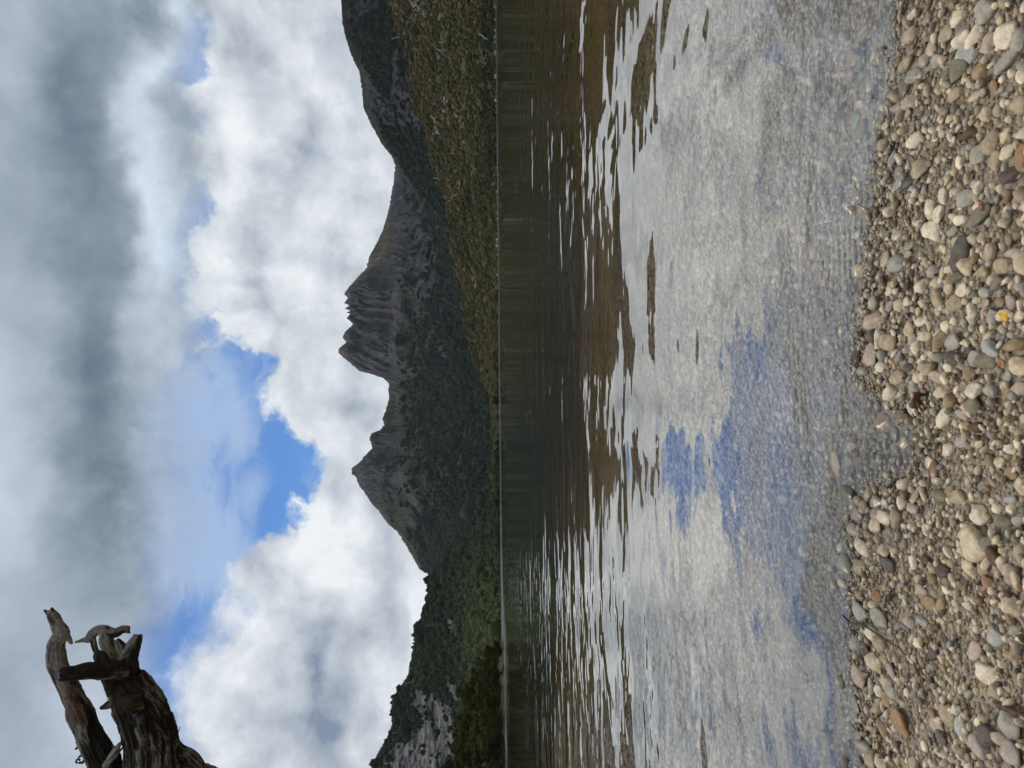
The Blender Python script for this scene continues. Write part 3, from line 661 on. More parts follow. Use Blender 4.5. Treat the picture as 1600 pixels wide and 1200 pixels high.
def stamp(x, y, r):
    i0, j0 = int((x - r - gx0) / res), int((y - r - gy0) / res); n = int(2 * r / res) + 2
    if i0 < 0 or j0 < 0 or i0 + n >= occ.shape[0] or j0 + n >= occ.shape[1]: return
    ii = (np.arange(n) + i0) * res + gx0 - x; jj = (np.arange(n) + j0) * res + gy0 - y
    occ[i0:i0 + n, j0:j0 + n] |= (ii[:, None] ** 2 + jj[None, :] ** 2) < r * r
def isfree(x, y, r):
    for a, b in ((0, 0), (r, 0), (-r, 0), (0, r), (0, -r)):
        i, j = int((x + a - gx0) / res), int((y + b - gy0) / res)
        if i < 0 or j < 0 or i >= occ.shape[0] or j >= occ.shape[1] or occ[i, j]: return False
    return True
for k, s in enumerate(TR.split('|')):
    st, zx, zy, w, h, rot, cc = s.split(); st, zx, zy, w, h, rot = int(st), float(zx), float(zy), float(w), float(h), float(rot)
    X, Y = 1200 + zx / 4, (st - 1) * 300 + zy / 4; w /= 4; h /= 4
    x, y, z, t = to_ground(X, Y)
    th = math.asin(min(.95, (CAMZ - z) / t))                       # looking-down angle
    lat = h / F * t / 2
    ver = w / F * t / 2                                            # seen height = depth*sin + thickness*cos, halves
    c = 0.62 * min(lat, ver); dep = math.sqrt(max(ver ** 2 - (c * math.cos(th)) ** 2, 1e-8)) / math.sin(th)
    dep = min(max(dep, .6 * lat), 1.9 * lat)
    # visible centre is lifted by the part above the ground: bring the stone nearer
    y2 = y - 0.5 * c * math.cos(th)
    IND.append([x, y2, None, lat * 1.05, dep * 1.05, c * 1.15, math.radians(-rot), cc, X, Y, max(w, h), k % 14])
IND.sort(key=lambda q: -q[3] * q[4])
for q in IND:
    q[2] = float(ground_z(np.array([q[0]]), np.array([q[1]]))[0]) + 0.42 * q[5]
    stamp(q[0], q[1], math.sqrt(q[3] * q[4]) * 0.86)

# fill between them, big stones first
def coarse(x, y):
    p = np.stack([x, y, 0 * x], -1)
    return fbm(p * 4.0 + 31, 3) + 0.35 * sstep(1.02, .9, y) * sstep(-.1, .25, x)
DRY = []
t0 = 0
for rlo, rhi, n, thr in ((.0095, .0135, 2600, .12), (.0065, .0095, 5200, -.12), (.0048, .0065, 26000, -.9), (.0034, .0048, 45000, -9), (.0024, .0034, 46000, -9), (.0017, .0024, 60000, -9)):
    x = rs.uniform(gx0, gx1, n); y = rs.uniform(gy0, gy1, n)
    if rhi < .004: keep = (y < shore_y(x) + .12) & (np.abs(x) < .95) & (y > .75)
    else: keep = np.ones(n, bool)
    if rlo > .0045: keep &= np.ones(n, bool)
    else: keep &= (y < shore_y(x) + .04) | (rs.rand(n) < .10)
    if thr > -5: keep &= (coarse(x, y) + rs.randn(n) * .22 + np.where(y > shore_y(x) + .03, .75, -.12)) > thr
    x, y = x[keep], y[keep]; r = rs.uniform(rlo, rhi, len(x))
    for a, b, c in zip(x, y, r):
        if isfree(a, b, c * .62):
            stamp(a, b, c * .80); DRY.append((a, b, c))
DRY = np.array(DRY)
nd = len(DRY)
asp = np.stack([rs.uniform(.92, 1.35, nd), rs.uniform(.70, 1.0, nd), rs.uniform(.40, .78, nd)], 1)
siz = DRY[:, 2:3] * asp * 1.06
gz = ground_z(DRY[:, 0], DRY[:, 1])
big = sstep(.003, .009, DRY[:, 2])
pos = np.stack([DRY[:, 0], DRY[:, 1], gz + siz[:, 2] * (.15 + .35 * rs.rand(nd)) * (0.5 + .8 * big)], 1)
ci = rs.choice(len(PALK), nd, p=PALW)
col = PALC[ci] * rs.uniform(.78, 1.12, nd)[:, None]
col = np.where((DRY[:, 1] > shore_y(DRY[:, 0]) + .02)[:, None], np.minimum((col * .6 + np.array([.60, .54, .42]) * .5) * rs.uniform(.75, 1.15, nd)[:, None], .85), col)  # submerged stones painted paler to make up for light lost under water
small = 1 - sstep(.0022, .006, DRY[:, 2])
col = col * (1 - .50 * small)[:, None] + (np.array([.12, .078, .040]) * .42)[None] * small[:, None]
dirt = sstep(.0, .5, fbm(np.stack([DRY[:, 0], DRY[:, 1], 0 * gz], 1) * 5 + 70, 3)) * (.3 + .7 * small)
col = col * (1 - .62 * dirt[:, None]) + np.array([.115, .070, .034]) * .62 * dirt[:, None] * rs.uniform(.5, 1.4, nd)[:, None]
rot = rotmats(nd, rs, .28)
# largest loose ones in view also become single objects
def project(x, y, z):
    v = Vector((x, y, z - CAMZ)); d = v.dot(fw); return 800 - v.dot(e_u) / d * F, 600 - v.dot(e_r) / d * F, v.length
cand = np.argsort(-DRY[:, 2] / np.maximum(DRY[:, 1], .5))
extra = []
for i in cand:
    X, Y, t = project(*pos[i])
    if X < 1325 or X > 1598 or Y < 3 or Y > 1197: continue
    if ci[i] == PALK.index('K'): continue
    extra.append(i)
    if len(extra) >= 300 - len(IND): break
isx = np.zeros(nd, bool); isx[extra] = True
col[isx] = PALC[ci[isx]] * rs.uniform(.9, 1.05, isx.sum())[:, None]
rest = ~isx
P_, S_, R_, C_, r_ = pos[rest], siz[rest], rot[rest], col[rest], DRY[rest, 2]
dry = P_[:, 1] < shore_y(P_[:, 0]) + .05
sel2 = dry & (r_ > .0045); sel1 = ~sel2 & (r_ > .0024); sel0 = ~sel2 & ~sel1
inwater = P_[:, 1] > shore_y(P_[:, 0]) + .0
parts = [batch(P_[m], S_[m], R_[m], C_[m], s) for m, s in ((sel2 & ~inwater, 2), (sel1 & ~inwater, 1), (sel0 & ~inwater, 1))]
# a second, looser layer resting on the first
n2_ = 9000; x2 = rs.uniform(-1.1, 1.1, n2_); y2 = rs.uniform(.72, 1.5, n2_); k2 = (y2 < shore_y(x2) + .0) & (fbm(np.stack([x2, y2, 0 * x2], 1) * 6 + 3, 3) + rs.randn(n2_) * .2 > -.05); x2, y2 = x2[k2], y2[k2]; n2_ = len(x2)
for q in IND: pass
ix = np.array([[q[0], q[1], max(q[3], q[4])] for q in IND] + [[*pos[i][:2], DRY[i, 2]] for i in extra]); ok = (((x2[:, None] - ix[None, :, 0]) ** 2 + (y2[:, None] - ix[None, :, 1]) ** 2) > (ix[None, :, 2] * .9) ** 2).all(1); x2, y2 = x2[ok], y2[ok]; n2_ = len(x2)
r2 = rs.uniform(.0028, .0062, n2_); s2 = r2[:, None] * np.stack([rs.uniform(1, 1.4, n2_), rs.uniform(.7, 1, n2_), rs.uniform(.45, .8, n2_)], 1)
c2 = PALC[rs.choice(len(PALK), n2_, p=PALW)] * rs.uniform(.75, 1.1, n2_)[:, None]
parts.append(batch(np.stack([x2, y2, ground_z(x2, y2) + .0045 + .5 * s2[:, 2]], 1), s2, rotmats(n2_, rs, .45), c2, 2))
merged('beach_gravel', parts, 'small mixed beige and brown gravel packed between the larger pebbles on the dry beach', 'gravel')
# under water
nf = 19000
yy = 2.35 + (7.0 - 2.35) * rs.rand(nf) ** 1.25; xx = rs.uniform(-.62, .62, nf) * (yy + .6)
rr = rs.uniform(.009, .019, nf) * (1 + .25 * (yy - 2.3) / 3)
zf = ground_z(xx, yy)
sf = rr[:, None] * np.stack([rs.uniform(1, 1.35, nf), rs.uniform(.75, 1, nf), rs.uniform(.4, .75, nf)], 1)
cf = np.minimum((PALC[rs.choice(len(PALK), nf, p=PALW)] * .55 + np.array([.62, .56, .44]) * .5) * rs.uniform(.78, 1.12, nf)[:, None], .85)  # paler than the beach stones, brightening the dim bed through colour
pf = np.stack([xx, yy, zf + .3 * sf[:, 2]], 1)
parts = [batch(P_[inwater & sel2], S_[inwater & sel2], R_[inwater & sel2], C_[inwater & sel2], 2),
         batch(P_[inwater & ~sel2], S_[inwater & ~sel2], R_[inwater & ~sel2], C_[inwater & ~sel2], 1), batch(pf, sf, rotmats(nf, rs, .3), cf, 1)]
merged('submerged_gravel', parts, 'pale and tan pebbles covering the lake bed under clear shallow water', 'gravel')

for i in extra:
    X, Y, t = project(*pos[i]); q = siz[i]
    IND.append([*pos[i], q[0], q[1], q[2], None, PALK[ci[i]], X, Y, 2 * DRY[i, 2] / t * F, int(rs.randint(14)), rot[i]])
# names of the landmarks one can find on the beach
LAND = [((1583, 494), 'yellow leaf'), ((1543, 325), 'small red chip'), ((1372, 985), 'long dark twig'), ((1388, 760), 'short black twig'), ((1366, 322), 'thin bent stalk'),
        ((1447, 625), 'brown bark lump'), ((1527, 846), 'big cream block pebble'), ((1504, 397), 'large dark wedge pebble'), ((1531, 339), 'large olive oval pebble'), ((1410, 1126), 'orange egg-shaped pebble'),
        ((1354, 75), 'black angular stone'), ((1575, 99), 'large pale wedge pebble'), ((1544, 1145), 'big dark bluish pebble'), ((1579, 1129), 'big pale grey pebble'), ((1477, 656), 'large mottled white pebble'),
        ((1581, 274), 'purple-brown pebble'), ((1546, 1052), 'white triangular pebble'), ((1582, 1108), 'brown wood splinter'), ((1550, 544), 'large bluish pebble'), ((1575, 59), 'white oval pebble'),
        ((1491, 534), 'squarish grey pebble'), ((1346, 1055), 'big rounded pink-grey pebble'), ((1364, 500), 'big speckled pebble'), ((1532, 806), 'bright white round pebble'), ((1403, 411), 'blocky grey pebble'),
        ((1482, 701), 'bright white flat pebble'), ((1350, 855), 'pale wedge at the waterline'), ((1412, 651), 'square tan pebble in the bay')]
SELF = {(1575, 59): 'white oval pebble at the right edge of the beach, near its top corner', (1575, 99): 'large pale grey wedge-shaped pebble lying near the top right corner',
        (1531, 339): 'large smooth olive-grey oval pebble touching the small red chip', (1504, 397): 'large dark grey wedge pebble, the biggest dark one near the red chip',
        (1525, 846): 'big cream block pebble with flat faces, the largest pale pebble of the beach', (1410, 1126): 'large smooth orange-beige egg-shaped pebble on fine grit near the lower waterline',
        (1354, 75): 'black angular stone lying in the shallow water near the top', (1581, 274): 'smooth purple-brown pebble near the right edge, upper quarter of the photo',
        (1544, 1145): 'big dark bluish-grey pebble near the bottom right corner', (1579, 1129): 'big pale grey pebble just right of the dark bluish one, bottom right corner',
        (1477, 656): 'large mottled white angular pebble right of the brown bark lump', (1546, 1052): 'white triangular pebble standing alone on fine gravel, lower right', (1550, 544): 'large bluish-grey pebble below the yellow leaf',
        (1491, 534): 'squarish pale grey pebble left of and below the yellow leaf', (1346, 1055): 'big rounded pink-grey pebble at the waterline near the bottom', (1368, 500): 'big pinkish speckled pebble at the waterline, middle of the photo',
        (1532, 806): 'bright white round pebble just above the big cream block pebble', (1404, 411): 'blocky pale grey pebble alone in fine brown grit', (1482, 701): 'bright white flat pebble, right of the small bay',
        (1350, 855): 'pale wedge pebble at the waterline, below the small bay', (1412, 651): 'square tan pebble under the shallow water of the small bay'}
used = set()
def peb_label(X, Y, size, code, lat, dep):
    for (a, b), t in SELF.items():
        if abs(a - X) < 3 and abs(b - Y) < 3 and t not in used: return t
    w = PAL[code][1]; sz = 'large' if size > 27 else 'medium' if size > 19 else 'small'
    shp = 'long' if lat > 1.5 * dep else 'narrow' if dep > 1.5 * lat else 'rounded' if abs(lat - dep) < .12 * lat else 'oval'
    L = sorted(LAND, key=lambda l: (l[0][0] - X) ** 2 + (l[0][1] - Y) ** 2)
    L = [l for l in L if math.hypot(l[0][0] - X, l[0][1] - Y) > 6]
    def rel(l):
        dx, dy = X - l[0][0], Y - l[0][1]
        a = ('right of' if dx > 0 else 'left of'); b = ('below' if dy > 0 else 'above')
        if abs(dx) > 2.2 * abs(dy): return a
        if abs(dy) > 2.2 * abs(dx): return b
        return b + ' and ' + a
    near = math.hypot(L[0][0][0] - X, L[0][0][1] - Y)
    p = 'just ' if near < 28 else '' if near < 80 else 'well '
    opts = [f'{sz} {w} {shp} pebble {p}{rel(L[0])} the {L[0][1]}', f'{sz} {w} {shp} pebble {rel(L[0])} the {L[0][1]}, {rel(L[1])} the {L[1][1]}',
            f'{sz} {w} pebble {rel(L[1])} the {L[1][1]}, {rel(L[2])} the {L[2][1]}', f'{w} {shp} pebble {rel(L[0])} the {L[0][1]}, {rel(L[2])} the {L[2][1]}',
            f'{w} {shp} pebble {rel(L[1])} the {L[1][1]}, {rel(L[3])} the {L[3][1]}', f'{sz} {w} pebble {rel(L[0])} the {L[0][1]}, {rel(L[4])} the {L[4][1]}', f'{w} pebble {rel(L[2])} the {L[2][1]}, {rel(L[5])} the {L[5][1]}']
    for t in opts:
        if t not in used and len(t.split()) <= 16: return t
    for sz2 in ('tiny', 'little', 'modest', 'compact', 'plump'):
        t = sz2 + ' ' + opts[3]
        if t not in used and len(t.split()) <= 16: return t
    return opts[0]
v3, f3 = ico(3)
PM = {}
for q in IND:
    k, code = q[11], q[7]
    key = (k, code)
    if key not in PM:
        me = D.meshes.new('pebble'); vv = PR[3][0][k]
        me.from_pydata(vv.tolist(), [], f3.tolist()); me.polygons.foreach_set('use_smooth', np.ones(len(f3), bool))
        a = me.color_attributes.new('Col', 'FLOAT_COLOR', 'POINT'); c = np.ones((len(vv), 4), dtype=np.float32)
        c[:, :3] = PALC[PALK.index(code)]; a.data.foreach_set('color', c.ravel()); me.materials.append(M_PEB); PM[key] = me
    o = D.objects.new('pebble' if code != 'K' else 'stone', PM[key]); COL.objects.link(o)
    if len(q) > 12: R = Matrix(q[12].tolist())
    else: R = (Euler((rs.randn() * .12, rs.randn() * .12, q[6] + rs.choice([0, math.pi])))).to_matrix()
    o.matrix_world = Matrix.Translation((q[0], q[1], q[2])) @ R.to_4x4() @ Matrix.Diagonal((q[3], q[4], q[5], 1))
    lb = peb_label(q[8], q[9], q[10], code, q[3], q[4]); used.add(lb)
    tag(o, lb, 'pebble' if code != 'K' else 'stone', 'pebbles on the beach')

# ------------------------------------------------------------------ tubes for wood and twigs
def tube(path, radii, nseg=10, closed=True, rough=0.0, roughf=8.0, seed=0, ell=None):
    """a swept tube; returns verts, faces"""
    p = np.array(path, float); r = np.array(radii, float); n = len(p)
    tg = np.gradient(p, axis=0); tg /= np.linalg.norm(tg, axis=1)[:, None]
    ref = np.array([0.0, 1.0, 0.0]); V = []
    s = ref - tg[0] * ref.dot(tg[0])
    if np.linalg.norm(s) < .1: ref = np.array([1.0, 0, 0]); s = ref - tg[0] * ref.dot(tg[0])
    s /= np.linalg.norm(s)
    a = np.linspace(0, 2 * np.pi, nseg, endpoint=False)
    for i in range(n):
        s = s - tg[i] * s.dot(tg[i]); s /= np.linalg.norm(s); t = np.cross(tg[i], s)
        rr = r[i] * np.ones(nseg)
        V.append(p[i] + (np.cos(a) * rr)[:, None] * s + (np.sin(a) * rr)[:, None] * t)
    V = np.concatenate(V)
    i = np.arange(n - 1)[:, None] * nseg; j = np.arange(nseg)[None]; j2 = (j + 1) % nseg
    Fq = np.stack([i + j, i + j2, i + nseg + j2, i + nseg + j], -1).reshape(-1, 4)
    T = np.concatenate([Fq[:, [0, 1, 2]], Fq[:, [0, 2, 3]]])
    V = np.concatenate([V, p[:1], p[-1:]]); c0, c1 = n * nseg, n * nseg + 1; j = np.arange(nseg); j2 = (j + 1) % nseg
    T = np.concatenate([T, np.stack([j2, j, 0 * j + c0], 1), np.stack([(n - 1) * nseg + j, (n - 1) * nseg + j2, 0 * j + c1], 1)])
    if rough:
        cen = np.repeat(p, nseg, axis=0); cen = np.concatenate([cen, p[:1], p[-1:]])
        d = V - cen; k = 1 + rough * fbm(V * roughf + seed * 13.1, 4); V = cen + d * k[:, None]
    return V, T
def spline(pts, n):
    pts = np.array(pts, float); m = len(pts); t = np.linspace(0, m - 1, n); out = []
    for x in t:
        i = min(int(x), m - 2); f = x - i
        p0, p1, p2, p3 = pts[max(i - 1, 0)], pts[i], pts[i + 1], pts[min(i + 2, m - 1)]
        out.append(.5 * ((2 * p1) + (-p0 + p2) * f + (2 * p0 - 5 * p1 + 4 * p2 - p3) * f * f + (-p0 + 3 * p1 - 3 * p2 + p3) * f ** 3))
    return np.array(out)
def mat_simple(name, c1, c2, scale=200, rough=0.7, bump=0.001):
    m, g, b, nt = mat_new(name); P = g.n('ShaderNodeTexCoord').outputs['Object']
    n = g.noise(P, scale, 4, 0.6); g.put(b.inputs['Base Color'], g.mix(g.ss(n, .3, .7), c1, c2)); b.inputs['Roughness'].default_value = rough
    bp = g.n('ShaderNodeBump'); bp.inputs['Distance'].default_value = bump; g.put(bp.inputs['Height'], n); nt.links.new(bp.outputs[0], b.inputs['Normal'])
    return m
M_TW = mat_simple('dark_twig_bark', (.012, .010, .009), (.045, .036, .030))
M_BARK = mat_simple('brown_bark_scrap', (.030, .014, .006), (.14, .062, .025))
def px3(X, Y, lift):
    x, y, z, t = to_ground(X, Y); return (x, y, z + lift)
def twig(name, pts, radii, mat, label, cat, n=26, rough=.35):
    P3 = spline([px3(X, Y, l) for X, Y, l in pts], n); r = np.interp(np.linspace(0, 1, n), np.linspace(0, 1, len(radii)), radii)
    v, f = tube(P3, r, 8, rough=rough, roughf=150); o = mesh_np(name, v, f, mat); tag(o, label, cat); return o
tw = D.objects.new('twig', None); COL.objects.link(tw); tw.location = px3(1374, 985, 0)
tag(tw, 'long dark forked twig lying from the waterline across the pebbles, lower part', 'twig')
for nm, pts, rad in (('stem', [(1335, 968, .012), (1343, 973, .014), (1362, 976, .016), (1382, 986, .018), (1400, 1000, .016), (1414, 1011, .010), (1418, 1022, .004)], [.0022, .0020, .0019, .0016, .0014, .0010, .0006]),
                     ('side_shoot', [(1340, 972, .013), (1336, 964, .018), (1334, 961, .02)], [.002, .0017, .0012]), ('side_shoot', [(1372, 980, .018), (1386, 985, .022), (1398, 995, .02), (1412, 1003, .015)], [.0013, .0012, .0008])):
    P3 = spline([px3(*p) for p in pts], 26); v, f = tube(P3, np.interp(np.linspace(0, 1, 26), np.linspace(0, 1, len(rad)), rad), 8, rough=.3, roughf=150)
    v = v - np.array(tw.location); mesh_np(nm, v, f, M_TW, parent=tw)
twig('twig', [(1366, 771, .002), (1380, 766, .004), (1394, 760, .006), (1404, 753, .008), (1411, 747, .006)], [.0007, .001, .0024, .0022, .001], M_TW, 'short black twig half in the water at the lower edge of the bay', 'twig')
twig('plant_stalk', [(1352, 318, .012), (1362, 321, .018), (1371, 325, .02), (1377, 331, .014), (1380, 338, .006)], [.0008, .0008, .0007, .0006], M_TW, 'thin bent dark stalk arching over the waterline, upper part', 'stalk')
twig('wood_splinter', [(1560, 1096, .006), (1574, 1101, .009), (1586, 1106, .010), (1600, 1113, .009), (1615, 1120, .006)], [.001, .003, .004, .0036, .001], M_BARK, 'brown wood splinter among the pebbles at the lower right edge', 'wood splinter', rough=.5)
x, y, z, t = to_ground(1449, 624)
bk = D.objects.new('bark_lump', None); COL.objects.link(bk); bk.location = (x, y, z); tag(bk, 'small dark brown shredded bark lump between white pebbles above the bay', 'bark')
for i in range(7):
    a = rs.randn(3) * .004; l = rs.uniform(.007, .014); an = rs.uniform(-.5, .5)
    P3 = spline([a + np.array([-math.cos(an) * l, -math.sin(an) * l * .6, .010]), a + np.array([0, 0, .016 + rs.rand() * .004]), a + np.array([math.cos(an) * l, math.sin(an) * l * .6, .009])], 12)
    v, f = tube(P3, np.interp(np.linspace(0, 1, 12), [0, .5, 1], [.0009, .003, .0008]), 7, rough=.4, roughf=260, seed=i); mesh_np('bark_strip', v, f, M_BARK, parent=bk)
def leaf(name, X, Y, L, W, ang, rgb, label, cat, lift=.014):
    x, y, z, t = to_ground(X, Y); n, m = 13, 7; V = []
    for i in range(n):
        s = i / (n - 1); w = W * math.sin(math.pi * min(max(s, .02), .98)) ** .7
        for j in range(m):
            q = j / (m - 1) * 2 - 1; px_, py_ = (s - .5) * L, q * w * .5
            V.append((px_ * math.cos(ang) - py_ * math.sin(ang), px_ * math.sin(ang) + py_ * math.cos(ang), lift + .25 * L * (s - .5) ** 2 - .10 * W * abs(q) + .0006 * math.sin(9 * s + 3 * q)))
    V = np.array(V); F0 = grid_faces(n, m); nv = len(V); V2 = V - np.array([0, 0, .0005]); Fb = F0[:, ::-1] + nv
    edge = [i * m for i in range(n)] + [(n - 1) * m + j for j in range(1, m)] + [i * m + m - 1 for i in range(n - 2, -1, -1)] + [j for j in range(m - 2, 0, -1)]
    E = [(edge[i], edge[(i + 1) % len(edge)], edge[(i + 1) % len(edge)] + nv, edge[i] + nv) for i in range(len(edge))]
    o = mesh_np(name, np.concatenate([V, V2]), np.concatenate([F0, Fb, np.array(E)]), mat_simple(name + '_surface', tuple(c * .75 for c in rgb), rgb, 120, .5))
    o.location = (x, y, z); tag(o, label, cat)
leaf('leaf', 1584, 494, .017, .011, 1.2, (.80, .44, .03), 'small bright yellow leaf lying on a white pebble at the right edge', 'leaf', .012)
leaf('leaf_scrap', 1545, 324, .012, .006, .5, (.42, .07, .03), 'small red leaf chip beside the large olive oval pebble', 'leaf scrap', .010)
leaf('leaf_scrap', 1573, 566, .013, .006, .2, (.34, .10, .04), 'dull red leaf scrap below the large bluish pebble at the right edge', 'leaf scrap', .009)
# ------------------------------------------------------------------ foliage on the hills
rv = np.random.RandomState(23)
def mat_leaf(name, tr=0.15, rough=0.7):
    m, g, b, nt = mat_new(name)
    at = g.n('ShaderNodeAttribute', attribute_name='Col'); P = g.n('ShaderNodeNewGeometry').outputs['Position']
    oi = g.n('ShaderNodeObjectInfo')
    k = g.m('MULTIPLY', g.ss(g.noise(P, 1.3, 3, .6), .3, .7, .7, 1.3), g.ss(oi.outputs['Random'], 0, 1, .75, 1.25, 'LINEAR'))
    g.put(b.inputs['Base Color'], g.vm('SCALE', at.outputs['Color'], sc=k)); b.inputs['Roughness'].default_value = .9; b.inputs['Specular IOR Level'].default_value = .03
    return m
M_LEAF = mat_leaf('foliage')
def clump_protos(n, sub, seed):
    r_ = np.random.RandomState(seed); v, f = ico(sub); out = []
    for k in range(n):
        q = v * (1 + .55 * fbm(v * 2.1 + k * 5.3 + seed, 3))[:, None] * np.array([1, 1, r_.uniform(.8, 1.25)])
        out.append(q)
    return out, f
CL1 = clump_protos(10, 1, 4)
def scatter(name, SP, n, size, colf, accept, label, cat, lift=.35, stretch=1.0, top=.84):
    nu, nv, _ = SP.shape
    i = rv.randint(0, nu - 1, n * 3); j = rv.randint(0, int(nv * top), n * 3); a = rv.rand(n * 3); b = rv.rand(n * 3)
    p = SP[i, j] * ((1 - a) * (1 - b))[:, None] + SP[i + 1, j] * (a * (1 - b))[:, None] + SP[i, j + 1] * ((1 - a) * b)[:, None] + SP[i + 1, j + 1] * (a * b)[:, None]
    U = p[:, 0] / p[:, 1]; E = (p[:, 2] - CAMZ) / p[:, 1]
    X, Y = 778 - E * F, 600 - U * F
    # even out the density over the ground seen
    pr = accept(p, X, Y); keep = rv.rand(len(p)) < pr; p, X, Y = p[keep][:n], X[keep][:n], Y[keep][:n]; m = len(p)
    s = size * rv.lognormal(0, .38, m) * (1 + .35 * fbm(p * .03 + 3, 3)) * np.clip(p[:, 1] / p[:, 1].mean(), .55, 1.5); sz = np.stack([s, s, s * stretch * rv.uniform(.7, 1.2, m)], 1)
    p = p + np.array([0, 0, 1.0]) * (sz[:, 2] * lift)[:, None]
    col = colf(p, X, Y, m); R = rotmats(m, rv, .2)
    protos, f = CL1; V, Fc, C = [], [], []; base = 0; nvv = len(protos[0]); k = rv.randint(0, len(protos), m)
    for q in range(len(protos)):
        ii = np.where(k == q)[0]
        if not len(ii): continue
        w = np.einsum('nij,nvj->nvi', R[ii], protos[q][None] * sz[ii][:, None]) + p[ii][:, None]
        V.append(w.reshape(-1, 3)); Fc.append((f[None] + (np.arange(len(ii)) * nvv)[:, None, None] + base).reshape(-1, 3)); C.append(np.repeat(col[ii], nvv, axis=0)); base += len(ii) * nvv
    o = mesh_np(name, np.concatenate(V), np.concatenate(Fc), M_LEAF, col=np.concatenate(C), smooth=True); tag(o, label, cat, kind='stuff')
def colA(p, X, Y, m):
    n = fbm(p * .05, 4); t = np.clip(.5 + .6 * fbm(p * .035 + 50, 3) + .3 * rv.randn(m), 0, 1)
    c = lerp(np.array([.034, .042, .018]), np.array([.078, .080, .032]), t)
    c = lerp(c, np.array([.100, .076, .036]), np.clip((sstep(.25, -.3, n) * .8 + sstep(735, 690, X) * .35) * (rv.rand(m) < .7), 0, 1))
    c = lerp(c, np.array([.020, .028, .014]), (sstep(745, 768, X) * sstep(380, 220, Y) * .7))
    return lerp(c, np.array([.24, .23, .20]), (rv.rand(m) < .006) * .6)
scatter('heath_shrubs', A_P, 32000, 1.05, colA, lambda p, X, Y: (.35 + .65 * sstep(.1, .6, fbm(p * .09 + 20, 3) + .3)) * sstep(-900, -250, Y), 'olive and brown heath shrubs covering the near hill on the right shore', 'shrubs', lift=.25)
def colD(p, X, Y, m):
    t = rv.rand(m); ygreen = sstep(690, 755, X) * sstep(800, 960, Y)  # foliage itself turns yellow-green low on the slope
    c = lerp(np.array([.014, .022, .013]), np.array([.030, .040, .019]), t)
    return lerp(c, np.array([.090, .105, .035]), ygreen * rv.rand(m) * .9)
slabD = [(690, 1125, 22, 75, 38, 1.3), (712, 1080, 10, 30, 35, 1.1), (640, 1190, 40, 40, 38, .8), (675, 1160, 20, 40, 38, .8), (705, 975, 14, 34, 25, .8), (660, 1200, 40, 40, 38, .9)]
def accD(p, X, Y):
    rk = np.clip(px_masks(p[:, 0] / p[:, 1], (p[:, 2] - CAMZ) / p[:, 1], slabD), 0, 1)
    return np.clip(1 - 1.5 * rk, 0.02, 1) * (Y < 1500) * (.3 + .7 * sstep(600, 700, X))
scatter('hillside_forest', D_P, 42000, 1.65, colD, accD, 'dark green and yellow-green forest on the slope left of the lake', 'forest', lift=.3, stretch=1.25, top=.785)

def colC(p, X, Y, m):
    t = np.clip(.5 + .6 * fbm(p * .01 + 50, 3) + .25 * rv.randn(m), 0, 1)
    return lerp(np.array([.008, .014, .012]), np.array([.021, .028, .018]), t)
def accC(p, X, Y):
    rk = np.clip(px_masks(p[:, 0] / p[:, 1], (p[:, 2] - CAMZ) / p[:, 1], [(668, 410, 26, 85, 0, 1.3), (650, 330, 16, 50, -12, .9), (655, 470, 12, 50, 0, .8), (690, 545, 20, 22, 0, .9), (645, 800, 8, 60, 0, 1.3)]), 0, 1)
    return np.clip(sstep(648, 690, X) + .08 * sstep(620, 640, X), 0, 1) * (1 - .9 * rk) * (.35 + .65 * sstep(-.3, .3, fbm(p * .008, 3))) * (Y > 250)
scatter('mountain_forest', C_P, 26000, 4.6, colC, accC, 'dark green forest covering the lower slopes below the jagged mountain', 'forest', lift=.25, stretch=1.2, top=.70)

def accB(p, X, Y):
    rock = sstep(.0, .35, fbm(p * np.array([.006, .006, .009]) + 5, 5) + sstep(120, -20, Y) * .35 - sstep(150, 260, Y) * .8 + sstep(600, 560, X) * .25)
    return (1 - .93 * rock) * (Y > -150) * (.4 + .6 * sstep(-.3, .3, fbm(p * .012, 3)))
scatter('shoulder_forest', B_P, 15000, 3.0, colC, accB, 'dark low forest and scrub on the shoulder right of the jagged mountain', 'forest', lift=.25, top=.76)

